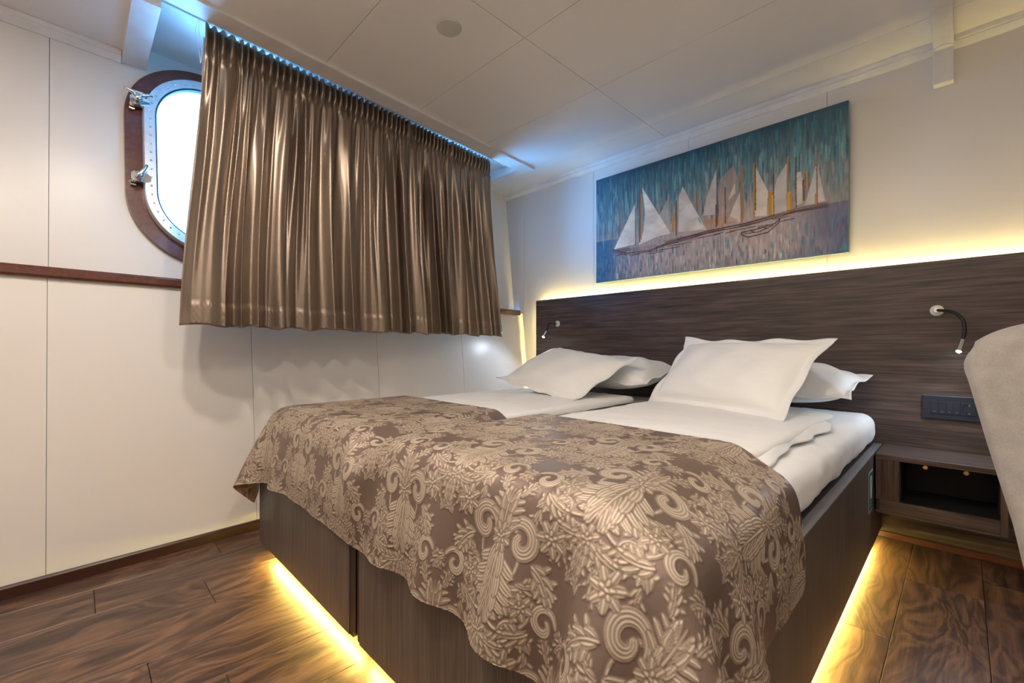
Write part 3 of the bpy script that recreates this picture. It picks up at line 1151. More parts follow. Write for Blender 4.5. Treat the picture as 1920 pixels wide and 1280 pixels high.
    poly([(0.52, 0.60), (0.62, 0.60), (0.66, 0.66), (0.54, 0.69)], (184, 132, 84), 0.6)
    gold = (196, 140, 52); dark = (84, 52, 44); brn = (122, 82, 60)
    for (x_, a_, b_, col, wd) in [(0.214, 0.289, 0.7, brn, 2), (0.236, 0.125, 0.68, brn, 3), (0.243, 0.25, 0.66, gold, 3), (0.132, 0.266, 0.548, (150, 110, 70), 3), (0.407, 0.39, 0.684, brn, 3),
                              (0.393, 0.513, 0.641, gold, 5), (0.495, 0.355, 0.503, (150, 110, 70), 3), (0.576, 0.15, 0.657, dark, 2), (0.572, 0.50, 0.67, brn, 3), (0.607, 0.374, 0.657, dark, 2), (0.668, 0.242, 0.669, (176, 120, 56), 4),
                              (0.712, 0.25, 0.663, (190, 134, 56), 3), (0.715, 0.17, 0.6, dark, 1), (0.777, 0.369, 0.667, dark, 2), (0.823, 0.27, 0.685, (176, 120, 56), 3), (0.767, 0.497, 0.655, gold, 8),
                              (0.774, 0.52, 0.663, (216, 170, 60), 3), (0.826, 0.527, 0.677, (216, 168, 60), 6), (0.833, 0.54, 0.66, gold, 4), (0.848, 0.29, 0.642, dark, 2), (0.881, 0.40, 0.519, gold, 3), (0.871, 0.46, 0.60, brn, 4), (0.91, 0.30, 0.658, (140, 110, 96), 1.4), (0.907, 0.574, 0.657, gold, 3)]:
        line([(x_, a_), (x_ + 0.001, b_)], wd, col, 0.75)
    hull = [(0.092, 0.704), (0.164, 0.761), (0.277, 0.773), (0.361, 0.733), (0.54, 0.699), (0.686, 0.693), (0.844, 0.662), (0.941, 0.661)]
    for q in range(6):
        dy = r.uniform(-0.014, 0.018)
        st = r.integers(0, 4)
        line([(a, b + dy + r.uniform(-.006, .006)) for a, b in hull[st:]], 1, (92, 62, 56), 0.42)
    for q in range(26):
        x0_ = r.uniform(0.10, 0.9); y_ = np.interp(x0_, [a for a, b in hull], [b for a, b in hull]) + r.uniform(-0.01, 0.05)
        line([(x0_, y_), (x0_ + r.uniform(0.03, 0.10), y_ - 0.004)], 1, (96, 62, 56), 0.5)
    boat = [(0.667, 0.749), (0.717, 0.744), (0.782, 0.724), (0.799, 0.692), (0.792, 0.727), (0.757, 0.781), (0.691, 0.792), (0.667, 0.766), (0.667, 0.749)]
    poly(boat[:-1], (190, 168, 156), 0.8)
    line(boat, 1.2, (84, 54, 48), 0.8)
    line([(0.672, 0.762), (0.73, 0.765), (0.775, 0.735)], 1, (84, 54, 48), 0.7)
    line([(0.70, 0.748), (0.712, 0.762)], 1, dark, 0.7); line([(0.745, 0.738), (0.755, 0.752)], 1, dark, 0.7)
    C = np.clip(C, 0, 1)
    X = PX0 + (PX1 - PX0) * u
    Z = PZ1 - (PZ1 - PZ0) * v
    PYF = YB - 0.052
    root = empty('painting', ((PX0 + PX1) / 2, PYF + 0.02, PZ0))
    tag(root, 'wide unframed canvas painting of white sailing boats on teal and grey water', 'painting')
    me = grid_mesh('canvas', X, np.full_like(X, PYF - 0.0008), Z)
    at = me.attributes.new('paint', 'FLOAT_COLOR', 'POINT')
    buf = np.ones((U * V, 4), np.float32); buf[:, :3] = C.reshape(-1, 3)
    at.data.foreach_set('color', buf.ravel())
    link('canvas_front', me, mat_paint, root)
    m = MB(); m.box((PX0, PYF, PZ0), (PX1, PYF + 0.030, PZ1), 0.001, 1)
    m.build('stretched_canvas', plain('canvas_edge', (0.10, 0.22, 0.27), 0.6), root)
    for xx in (PX0 + 0.25, PX1 - 0.25):
        MB().box((xx, PYF + 0.030, PZ1 - 0.12), (xx + 0.04, YB - 0.0005, PZ1 - 0.08)).build('hanger', mat_chrome, root)


make_painting()

# ================================================================== bed frames
FX0, FX1 = -2.216, -0.275      # overall bed
FZ0, FZ1 = 0.05, 0.45
FY0, FY1 = 0.590, YH - 0.003
GAP0, GAP1 = -1.262, -1.250    # slit between the two boxes


def bed_box(x0, x1, label, dark_l, dark_r):
    root = empty('bed_base', ((x0 + x1) / 2, (FY0 + FY1) / 2, FZ0 - 0.05))
    tag(root, label, 'bed base', 'bed bases')
    T = 0.022
    a = x0 + (0.040 if dark_l else 0.0); b = x1 - (0.040 if dark_r else 0.0)
    if dark_l: a = x0 + 0.014
    MB().box((a, FY0, FZ0), (b, FY0 + T, FZ1 - 0.002), 0.001, 1).build('foot_panel', mat_rib, root)
    if dark_r:
        m = MB(); m.box((b, FY0 + 0.002, FZ0 + 0.002), (x1, FY0 + T, FZ1 - 0.002))
        es = [e for e in m.bm.edges if abs(e.verts[0].co.z - e.verts[1].co.z) < 1e-5 and max(e.verts[0].co.z, e.verts[1].co.z) < FZ0 + 0.01 and abs(e.verts[0].co.x - e.verts[1].co.x) < 1e-5 and e.verts[0].co.x > x1 - 0.001]
        bmesh.ops.bevel(m.bm, geom=es, offset=0.016, segments=6, affect='EDGES')
        m.build('edge_post', mat_darkwood, root)
    if dark_l:
        MB().box((x0, FY0 + 0.001, FZ0 + 0.004), (a, FY0 + T, FZ1 - 0.002), 0.003, 2).build('edge_post', mat_darkwood, root)
    MB().box((x0, FY0 + T, FZ0), (x0 + T, FY1, FZ1 - 0.002), 0.001, 1).build('side_panel', mat_rib, root)
    MB().box((x1 - T, FY0 + T, FZ0), (x1, FY1, FZ1 - 0.002), 0.001, 1).build('side_panel', mat_rib, root)
    MB().box((x0 + T, FY1 - T, FZ0), (x1 - T, FY1, FZ1 - 0.002), 0.001, 1).build('head_panel', mat_rib, root)
    MB().box((x0 + T, FY0 + T, FZ0 + 0.015), (x1 - T, FY1 - T, FZ0 + 0.03)).build('bottom_board', mat_darkwood, root)
    MB().box((x0 + T, FY0 + T, 0.425), (x1 - T, FY1 - T, 0.447)).build('mattress_board', mat_darkwood, root)
    # steel edge around the top
    m = MB()
    m.box((x0, FY0, FZ1 - 0.002), (x1, FY0 + 0.03, FZ1 + 0.001))
    m.box((x1 - 0.03, FY0 + 0.03, FZ1 - 0.002), (x1, FY1, FZ1 + 0.001))
    m.box((x0, FY0 + 0.03, FZ1 - 0.002), (x0 + 0.03, FY1, FZ1 + 0.001))
    m.build('edge_profile', mat_metal_edge, root)
    MB().box((x0 + 0.18, FY0 + 0.22, 0.0), (x1 - 0.18, FY1 - 0.05, FZ0 + 0.015)).build('plinth', mat_darkwood, root)
    return root


bedL = bed_box(FX0, GAP0, 'bed base under the left mattress, ribbed brown laminate with light below', False, True)
bedR = bed_box(GAP1, FX1, 'bed base under the right mattress, ribbed brown laminate with steel top edge', True, False)
ZU = FZ0 - 0.0045
MB().box((FX0 + 0.10, FY0 + 0.028, ZU), (GAP0 - 0.02, FY0 + 0.044, ZU + 0.003)).build('led_strip', mat_led_bed, bedL)
MB().box((GAP1 + 0.02, FY0 + 0.028, ZU), (FX1 - 0.05, FY0 + 0.044, ZU + 0.003)).build('led_strip', mat_led_bed, bedR)
MB().box((FX1 - 0.040, FY0 + 0.06, ZU), (FX1 - 0.030, FY1 - 0.10, ZU + 0.003)).build('led_strip', mat_led_bed, bedR)
MB().box((FX0 + 0.030, FY0 + 0.16, ZU), (FX0 + 0.040, FY1 - 0.10, ZU + 0.003)).build('led_strip', mat_led_bed, bedL)

# lifejacket sticker on the side of the right box
o = empty('safety_sticker', (FX1 + 0.0005, 2.415, 0.225))
tag(o, 'green and white lifejacket sticker on the side of the bed by the nightstand', 'sticker')
sy0, sy1, sz0, sz1 = 2.355, 2.470, 0.222, 0.392
MB().box((FX1 + 0.0002, sy0, sz0), (FX1 + 0.0010, sy1, sz1)).build('border', mat_signwhite, o)
MB().box((FX1 + 0.0008, sy0 + 0.005, sz0 + 0.005), (FX1 + 0.0014, sy1 - 0.005, sz1 - 0.005)).build('field', mat_green, o)
yc = (sy0 + sy1) / 2
jk = []
for i in range(13):
    a = math.pi * i / 12
    jk.append((yc + 0.024 * math.cos(a), 0.352 + 0.022 * math.sin(a)))
jk += [(yc - 0.024, 0.345), (yc - 0.021, 0.276), (yc + 0.021, 0.276), (yc + 0.024, 0.345)]
m = MB(); m.prism([(p[0], p[1]) for p in jk], (0, 1, 0), (0, 0, 1), (1, 0, 0), (FX1 + 0.0013, 0, 0), 0.0004)
m.build('pictogram', mat_signwhite, o)
dp = []
for i in range(12):
    a = math.pi * i / 11
    dp.append((yc + 0.009 * math.cos(a), 0.350 + 0.009 * math.sin(a)))
dp.append((yc, 0.322))
m = MB(); m.prism(dp, (0, 1, 0), (0, 0, 1), (1, 0, 0), (FX1 + 0.0016, 0, 0), 0.0003)
m.build('neck_opening', mat_green, o)
for q in range(3):
    MB().box((FX1 + 0.0013, sy0 + 0.018 + 0.004 * q, 0.262 - q * 0.010), (FX1 + 0.0016, sy1 - 0.018 - 0.006 * q, 0.2655 - q * 0.010)).build('text_line', plain('pale_green_print', (0.20, 0.42, 0.36), 0.4) if q == 0 else bpy.data.materials['pale_green_print'], o)

# ================================================================== mattresses and duvets
def soft_box(name, a, b, r, mat, parent=None, cuts=(70, 90, 8), wr=0.004, ws=5.0, seed=0, sag=None, fine=0.0):
    """rounded soft box built as six subdivided faces, with wrinkles"""
    bm = bmesh.new()
    nx, ny, nz_ = cuts

    def face(o, e1, e2, n1, n2):
        vs_ = [[bm.verts.new(o + e1 * (i / n1) + e2 * (j / n2)) for j in range(n2 + 1)] for i in range(n1 + 1)]
        for i in range(n1):
            for j in range(n2):
                bm.faces.new((vs_[i][j], vs_[i + 1][j], vs_[i + 1][j + 1], vs_[i][j + 1]))
    A = Vector(a); S = Vector(b) - A
    ex, ey, ez = Vector((S.x, 0, 0)), Vector((0, S.y, 0)), Vector((0, 0, S.z))
    face(A, ex, ey, nx, ny); face(A + ez, ex, ey, nx, ny)
    face(A, ex, ez, nx, nz_); face(A + ey, ex, ez, nx, nz_)
    face(A, ey, ez, ny, nz_); face(A + ex, ey, ez, ny, nz_)
    bmesh.ops.remove_doubles(bm, verts=bm.verts, dist=1e-5)
    bmesh.ops.recalc_face_normals(bm, faces=bm.faces)
    lo = A + Vector((r, r, min(r, S.z / 2))); hi = Vector(b) - Vector((r, r, min(r, S.z / 2)))
    rz = min(r, S.z / 2)
    sd = Vector((seed * 7.3, seed * 3.1, seed * 1.7))
    for v in bm.verts:
        c = Vector((min(max(v.co.x, lo.x), hi.x), min(max(v.co.y, lo.y), hi.y), min(max(v.co.z, lo.z), hi.z)))
        d = v.co - c
        if d.length > 1e-6:
            q = max(abs(d.x) / r, abs(d.y) / r, abs(d.z) / rz)
            dn = Vector((d.x / r, d.y / r, d.z / rz))
            dn = dn.normalized() * q
            v.co = c + Vector((dn.x * r, dn.y * r, dn.z * rz))
    bm.normal_update()
    for v in bm.verts:
        p = v.co
        n = noise.noise(p * ws + sd) * wr + noise.noise(Vector((p.x * ws * 1.2, p.y * ws * 3.0, p.z * ws * 3)) + sd) * wr * 0.6
        if fine:
            rdg = 1 - abs(noise.noise(Vector((p.x * 5, p.y * 9, p.z * 9)) + sd * 2))
            n += fine * max(0, rdg - 0.88) * 8
        v.co = p + v.normal * n
        if sag and p.z > (a[2] + b[2]) / 2:
            v.co.z += sag(p.x, p.y)
    m = MB(); m.bm.free(); m.bm = bm
    return m.build(name, mat, parent, smooth=True)


mL = soft_box('mattress', (-2.200, 0.612, 0.457), (-1.272, YH - 0.03, 0.585), 0.05, mat_linen, wr=0.003, seed=1, cuts=(40, 90, 8))
tag(mL, 'left mattress in a white fitted sheet, next to the cream wall', 'mattress', 'mattresses')
mR = soft_box('mattress', (-1.250, 0.612, 0.458), (-0.290, YH - 0.03, 0.600), 0.058, mat_linen, wr=0.0055, seed=2, cuts=(40, 130, 14), fine=0.003)
tag(mR, 'right mattress in a white fitted sheet, its side showing above the steel edge', 'mattress', 'mattresses')
def duv_sag(x0, x1):
    def f(x, y):
        f0 = 0.006 * math.sin(math.pi * min(1, max(0, (x - x0) / (x1 - x0)))) - 0.012 * max(0, (y - 1.9))
        return f0
    return f


dL = soft_box('duvet', (-2.185, 0.64, 0.591), (-1.350, 2.35, 0.633), 0.026, mat_linen2, wr=0.004, ws=3.2, seed=3, cuts=(70, 110, 6), fine=0.004, sag=duv_sag(-2.2, -1.28))
tag(dL, 'flat white duvet on the left mattress, lower end under the brocade bedspread', 'duvet', 'duvets')
dR = soft_box('duvet', (-1.160, 0.64, 0.607), (-0.385, 2.32, 0.640), 0.022, mat_linen, wr=0.005, ws=3.2, seed=4, cuts=(80, 120, 6), fine=0.002, sag=duv_sag(-1.2, -0.38))
tag(dR, 'flat white duvet on the right mattress, folded edge beside the sheet', 'duvet', 'duvets')
# turned-in edge flap of the right duvet
NS, NT = 120, 8
ss = np.linspace(0, 1, NS)[None, :]; tt = np.linspace(0, 1, NT)[:, None]
Yf = 1.02 + ss * 1.10 + 0 * tt
Xf = -0.392 + tt * (0.030 + 0.012 * np.sin(ss * 9) + 0.006 * np.sin(31 * ss)) + 0.004 * np.sin(22 * ss)
Zf = 0.624 - 0.0 * tt - 0.016 * tt ** 1.5 + 0.003 * np.sin(17 * ss + 4 * tt) * (1 - tt)
fl = link('duvet_flap', grid_mesh('f', Xf, Yf, Zf), mat_linen, dR, smooth=True)
so = fl.modifiers.new('s', 'SOLIDIFY'); so.thickness = 0.004

# ================================================================== brocade bedspread
def damask_tile():
    W, H = 330, 440                   # 1.6 mm per pixel
    val = np.zeros((H, W), np.float32)
    msk = np.zeros((H, W), np.float32)
    seq = [0]

    def stroke(P, Wd, lines=2.0, strength=1.0, halo=1.6):
        P = np.array(P, float); Wd = np.array(Wd, float)
        seg = np.hypot(*np.diff(P, axis=0).T); L = np.r_[0, np.cumsum(seg)]
        n = max(5, int(L[-1] / 1.8))
        q = np.linspace(0, L[-1], n)
        X = np.interp(q, L, P[:, 0]); Y = np.interp(q, L, P[:, 1]); R = np.maximum(np.interp(q, L, Wd), 0.7)
        mx = R.max() + 3
        x0, x1 = int(X.min() - mx), int(X.max() + mx) + 1
        y0, y1 = int(Y.min() - mx), int(Y.max() + mx) + 1
        gx, gy = np.meshgrid(np.arange(x0, x1), np.arange(y0, y1))
        tx = np.gradient(X); ty = np.gradient(Y); tl = np.hypot(tx, ty) + 1e-6
        tx /= tl; ty /= tl
        dx = gx[..., None] - X; dy = gy[..., None] - Y
        D = np.hypot(dx, dy) - R
        k = D.argmin(-1)
        best = np.take_along_axis(D, k[..., None], -1)[..., 0]
        Rk = R[k]
        sg = (np.take_along_axis(dx, k[..., None], -1)[..., 0] * -ty[k] + np.take_along_axis(dy, k[..., None], -1)[..., 0] * tx[k]) / Rk
        ry, rx = np.mod(gy, H), np.mod(gx, W)
        ho = (best >= 0) & (best < halo)
        val[ry[ho], rx[ho]] *= 0.25; msk[ry[ho], rx[ho]] *= 0.45
        ins = best < 0.3
        nl = np.clip(np.round(Rk / 2.3), 1, lines)
        ridge = 0.62 + 0.38 * np.cos(sg * math.pi * nl)
        ridge *= 0.55 + 0.45 * np.clip(-best / 1.2, 0, 1)
        yy, xx = ry[ins], rx[ins]
        val[yy, xx] = (ridge * strength)[ins]
        msk[yy, xx] = np.clip(0.7 - best, 0.5, 1)[ins]

    def curve(x, y, ang, L, bend, n=12):
        pts = [(x, y)]; a = ang
        for i in range(n):
            a += bend / n
            x += math.cos(a) * L / n; y += math.sin(a) * L / n
            pts.append((x, y))
        return pts

    def leaf(x, y, ang, L, bend, lob=8, wid=0.34, st=1.0):
        mid = curve(x, y, ang, L, bend, 24)
        stroke(curve(x, y, ang, L * 0.9, bend, 12), np.interp(np.linspace(0, 1, 13), [0, .35, 1], [L * .05, L * .13, 2]), 2, 0.7 * st)
        for i in range(lob - 1, -1, -1):
            f = 0.04 + 0.86 * i / lob
            k = int(f * 23)
            a = ang + bend * f
            l = L * wid * (0.55 + 0.9 * math.sin(math.pi * min(1, f * 0.9 + 0.12))) * (1 - 0.40 * f)
            for sg in (-1, 1):
                P = curve(mid[k][0], mid[k][1], a + sg * 0.75, l, sg * 0.5 if i % 2 else -sg * 0.7, 8)
                w0 = max(2.6, L * 0.080 * (1 - 0.45 * f))
                stroke(P, np.interp(np.linspace(0, 1, 9), [0, .45, .85, 1], [w0 * .6, w0 * 1.0, w0 * 1.05, w0 * .5]), 3, st, 1.1)
        stroke(mid, np.linspace(L * 0.03 + 1, 1.2, 25), 1, st, 0.9)

    def scroll(x, y, ang, R, turns, w, sgn=1):
        pts = []; ws_ = []
        n = 46
        for i in range(n):
            f = i / (n - 1)
            a = ang + sgn * f * turns * 2 * math.pi
            rr = R * (1 - 0.74 * f)
            pts.append((x + rr * math.cos(a), y + rr * math.sin(a)))
            ws_.append(w * (0.35 + 0.65 * math.sin(math.pi * min(1, 0.1 + f * 0.8))))
        stroke(pts, ws_, 4, 1, 2.0)

    def flower(x, y, R, n=7, rot=0):
        stroke([(x - .5, y), (x + .5, y)], [R * 0.75] * 2, 1, 0.5, 2)
        for k in range(n):
            a = rot + 2 * math.pi * k / n
            P = [(x + R * t * math.cos(a), y + R * t * math.sin(a)) for t in (0.35, 0.60, 0.84)]
            stroke(P, [R * 0.18, R * 0.27, R * 0.24], 2, 1, 1.0)
        for k in range(5):
            a = rot + 0.4 + 2 * math.pi * k / 5
            P = [(x + R * t * math.cos(a), y + R * t * math.sin(a)) for t in (0.10, 0.25, 0.36)]
            stroke(P, [R * 0.12, R * 0.17, R * 0.14], 1, 1, 1.0)
        stroke([(x - 0.5, y), (x + 0.5, y)], [R * 0.13] * 2, 1, 1, 1)

    def A(sg, a): return a if sg > 0 else math.pi - a
    C = ((165, 105), (0, 325))
    for (cx_, cy_) in C:
        for sg in (1, -1):
            # slim filler foliage
            stroke(curve(cx_ + sg * 10, cy_ - 60, A(sg, 0.2), 140, sg * 2.3), np.linspace(5, 2.5, 13), 2)
            stroke(curve(cx_ + sg * 6, cy_ + 92, A(sg, 0.9), 130, -sg * 2.5), np.linspace(3, 4, 13), 2)
            for (dx_, dy_, a_, l_, b_) in ((60, -96, -1.0, 44, .9), (132, -66, 1.9, 46, .9), (20, 118, 0.7, 46, .8), (150, 60, 0.3, 40, 1), (96, 128, 1.6, 42, -.9), (24, -100, -1.4, 40, .5), (120, 8, 2.4, 36, .9), (148, -20, -1.2, 34, .8), (60, 30, 0.2, 40, -1)):
                leaf(cx_ + sg * dx_, cy_ + dy_, A(sg, a_), l_, sg * b_, 6, .40, .85)
    for (cx_, cy_) in C:
        for sg in (1, -1):
            scroll(cx_ + sg * 50, cy_ - 34, A(sg, 2.9), 36, 1.1, 12, sg)
            scroll(cx_ + sg * 122, cy_ + 66, A(sg, -0.4), 27, 1.05, 7.5, -sg)
            scroll(cx_ + sg * 66, cy_ + 104, A(sg, 1.2), 22, 1.0, 6.5, sg)
            leaf(cx_ + sg * 28, cy_ + 34, A(sg, 1.0), 74, -sg * 0.9, 7, .38)
            leaf(cx_ + sg * 80, cy_ - 6, A(sg, 0.35), 66, sg * 0.9, 7, .38)
            leaf(cx_ + sg * 96, cy_ + 96, A(sg, 2.4), 56, sg * 0.8, 6, .40)
            flower(cx_ + sg * 104, cy_ - 60, 27, 7, 0.3)
            flower(cx_ + sg * 76, cy_ + 60, 21, 6, 0.1)
        leaf(cx_, cy_ - 16, math.pi / 2, 125, 0, 11, 0.42)
        leaf(cx_, cy_ - 34, -math.pi / 2, 74, 0, 8, 0.48)
        flower(cx_, cy_ - 26, 24, 8, 0.2)
        leaf(cx_, cy_ + 118, math.pi / 2, 62, 0, 7, 0.42)
        for sg in (1, -1):
            leaf(cx_ + sg * 8, cy_ + 128, A(sg, 0.5), 54, -sg * 0.8, 6, 0.40)
        flower(cx_, cy_ + 128, 20, 7, 0.2)
    for ax in (0, 1):
        val = 0.6 * val + 0.2 * (np.roll(val, 1, ax) + np.roll(val, -1, ax))
        msk = 0.6 * msk + 0.2 * (np.roll(msk, 1, ax) + np.roll(msk, -1, ax))
    return val, msk


def cloth_sim():
    """position based cloth falling over the foot end of the two beds"""
    x0, x1 = -2.375, -0.085
    nx, ny = 101, 41
    hx = (x1 - x0) / (nx - 1)
    U = np.linspace(0, (x1 - x0), nx)[None, :].repeat(ny, 0)
    LY = 0.935
    V = np.linspace(0, LY, ny)[:, None].repeat(nx, 1)
    hy = LY / (ny - 1)
    P = np.zeros((ny, nx, 3))
    # upper hem follows the photo: slightly slanted, shorter at the right
    U = U * 1.05
    hx = hx * 1.05
    P[..., 0] = x0 + U / 1.05
    skew = 0.012 * np.sin(U * 4.0) - 0.09 * np.clip((U - 1.9) / 0.4, 0, 1.2) ** 1.5
    P[..., 1] = 0.350 + V + skew
    P[..., 2] = 0.70
    prev = P.copy()
    boxes = [  # lo, hi, radius
        (np.array([-2.205, 0.605, 0.0]), np.array([-1.315, 4.0, 0.652]), 0.072),
        (np.array([-1.195, 0.605, 0.0]), np.array([-0.370, 4.0, 0.662]), 0.062),
        (np.array([-2.200, 0.602, 0.0]), np.array([-0.284, 4.0, 0.606]), 0.050),
        (np.array([-2.222, 0.584, 0.0]), np.array([-0.269, 4.0, 0.456]), 0.004),
    ]

    def sdf(Q):
        d = None; g = None
        for lo, hi, r_ in boxes:
            a = lo + r_; b = hi - r_
            c = np.minimum(np.maximum(Q, a), b)
            v = Q - c
            L = np.sqrt((v ** 2).sum(-1))
            out = L > 1e-9
            # inside the core: push towards nearest face among top/-y/+-x
            dd = np.where(out, L - r_, -1.0)
            n = v / np.maximum(L, 1e-9)[..., None]
            core = ~out
            if core.any():
                pen = np.stack([Q[..., 0] - a[0], b[0] - Q[..., 0], Q[..., 1] - a[1], b[2] - Q[..., 2]], -1)
                k = pen.argmin(-1)
                nn = np.array([[-1, 0, 0], [1, 0, 0], [0, -1, 0], [0, 0, 1.0]])[k]
                dc = -(np.take_along_axis(pen, k[..., None], -1)[..., 0]) - r_
                dd = np.where(core, dc, dd)
                n = np.where(core[..., None], nn, n)
            if d is None:
                d, g = dd, n
            else:
                m_ = dd < d
                d = np.where(m_, dd, d); g = np.where(m_[..., None], n, g)
        return d, g

    def cons(A, B, rest, k):
        dlt = P[B] - P[A]
        L = np.sqrt((dlt ** 2).sum(-1))
        if k < 0:   # only resist compression of bends
            f = np.minimum(0, L - rest) * (-k) * 0.5
        else:
            f = (L - rest) * k * 0.5
        c = (f / np.maximum(L, 1e-9))[..., None] * dlt
        P[A] += c; P[B] -= c
    S = np.s_
    hd = math.hypot(hx, hy)
    groups = []
    for s0 in (0, 1):
        n = (nx - s0) // 2 * 2
        groups.append((S[:, s0:s0 + n:2], S[:, s0 + 1:s0 + 1 + n:2], hx, 1.0))
        n = (ny - s0) // 2 * 2
        groups.append((S[s0:s0 + n:2, :], S[s0 + 1:s0 + 1 + n:2, :], hy, 1.0))
    for s0 in (0, 1):
        n = (nx - s0) // 2 * 2
        for t0 in (0, 1):
            mm = (ny - t0) // 2 * 2
            groups.append((S[t0:t0 + mm:2, s0:s0 + n:2], S[t0 + 1:t0 + 1 + mm:2, s0 + 1:s0 + 1 + n:2], hd, 0.35))
            groups.append((S[t0:t0 + mm:2, s0 + 1:s0 + 1 + n:2], S[t0 + 1:t0 + 1 + mm:2, s0:s0 + n:2], hd, 0.35))
    bend = []
    for st in (2, 4):
        for s0 in range(2 * st):
            idx = np.arange(s0, nx - st, 2 * st)
            if len(idx): bend.append((S[:, idx], S[:, idx + st], hx * st, -0.08))
            idy = np.arange(s0, ny - st, 2 * st)
            if len(idy): bend.append((S[idy, :], S[idy + st, :], hy * st, -0.08))
    dt = 1 / 60
    r = np.random.default_rng(3)
    P += r.normal(size=P.shape) * 0.0006
    for it in range(230):
        vel = (P - prev) * 0.965
        prev = P.copy()
        P += vel
        P[..., 2] -= 9.81 * dt * dt * 0.25
        for q in range(10):
            for gq in groups: cons(*gq)
            if q % 2 == 0:
                for gq in bend: cons(*gq)
            d, n = sdf(P)
            m_ = d < 0.004
            P += np.where(m_, 0.004 - d, 0)[..., None] * n
        P[..., 2] = np.maximum(P[..., 2], 0.02)
        wl = xlow(P[..., 1], P[..., 2]) + 0.01
        P[..., 0] = np.maximum(P[..., 0], wl)
        d, n = sdf(P)
        m_ = d < 0.0055
        mv = P - prev
        mt = mv - (mv * n).sum(-1, keepdims=True) * n
        P -= np.where(m_[..., None], mt * 0.80, 0)
    return P, U, V


def resample(P, nyf, nxf):
    """Catmull-Rom resampling of a (r,c,k) grid"""
    def mat(n, mf):
        q = np.linspace(0, n - 1, mf); i = np.clip(q.astype(int), 0, n - 2); f = q - i
        M_ = np.zeros((mf, n))
        wts = [-.5 * f + f ** 2 - .5 * f ** 3, 1 - 2.5 * f ** 2 + 1.5 * f ** 3, .5 * f + 2 * f ** 2 - 1.5 * f ** 3, -.5 * f ** 2 + .5 * f ** 3]
        for k, w_ in enumerate(wts):
            np.add.at(M_, (np.arange(mf), np.clip(i + k - 1, 0, n - 1)), w_)
        return M_
    A = mat(P.shape[0], nyf); B = mat(P.shape[1], nxf)
    return np.einsum('ab,bck->ack', A, np.einsum('dc,bck->bdk', B, P))


def build_bedspread():
    P, U, V = cloth_sim()
    # light smoothing of the solver noise
    for _ in range(2):
        Q = P.copy()
        Q[1:-1] = 0.5 * P[1:-1] + 0.25 * (P[:-2] + P[2:])
        P = Q.copy()
        Q[:, 1:-1] = 0.5 * P[:, 1:-1] + 0.25 * (P[:, :-2] + P[:, 2:])
        P = Q
    nyf, nxf = 500, 1260
    F = resample(P, nyf, nxf)
    LYY = V.max(); LXX = U.max()
    uu = np.linspace(0, LXX, nxf)[None, :] * np.ones((nyf, 1))
    vv = np.linspace(0, LYY, nyf)[:, None] * np.ones((1, nxf))
    val, msk = damask_tile()
    H, W = val.shape
    px = 0.00112

    def samp(A):
        x = (uu + 0.03) / px; y = (LYY - vv + 0.10) / px
        xi = np.floor(x).astype(int); yi = np.floor(y).astype(int); fx = x - xi; fy = y - yi
        g_ = lambda a, b: A[np.mod(b, H), np.mod(a, W)]
        return g_(xi, yi) * (1 - fx) * (1 - fy) + g_(xi + 1, yi) * fx * (1 - fy) + g_(xi, yi + 1) * (1 - fx) * fy + g_(xi + 1, yi + 1) * fx * fy
    dv, dm = samp(val), samp(msk)
    hemw = np.minimum(np.minimum(uu, LXX - uu), np.minimum(vv, LYY - vv))
    # emboss along the normal
    du = np.gradient(F, axis=1); dvv = np.gradient(F, axis=0)
    N = np.cross(du, dvv); N /= np.linalg.norm(N, axis=-1, keepdims=True) + 1e-9
    F = F + N * (0.0011 * (dm * 0.4 + dm * dv * 0.9))[..., None]
    me = grid_mesh('bedspread', F[..., 0], F[..., 1], F[..., 2])
    a = me.attributes.new('damask', 'FLOAT', 'POINT'); a.data.foreach_set('value', dv.astype(np.float32).ravel())
    a = me.attributes.new('motif', 'FLOAT', 'POINT'); a.data.foreach_set('value', dm.astype(np.float32).ravel())
    o = link('bedspread', me, mat_damask, None, origin=(-1.25, 0.9, 0.35), smooth=True)
    tag(o, 'brown brocade bedspread with pale golden scrolls and leaves draped over the bed foot', 'bedspread')
    return o


build_bedspread()

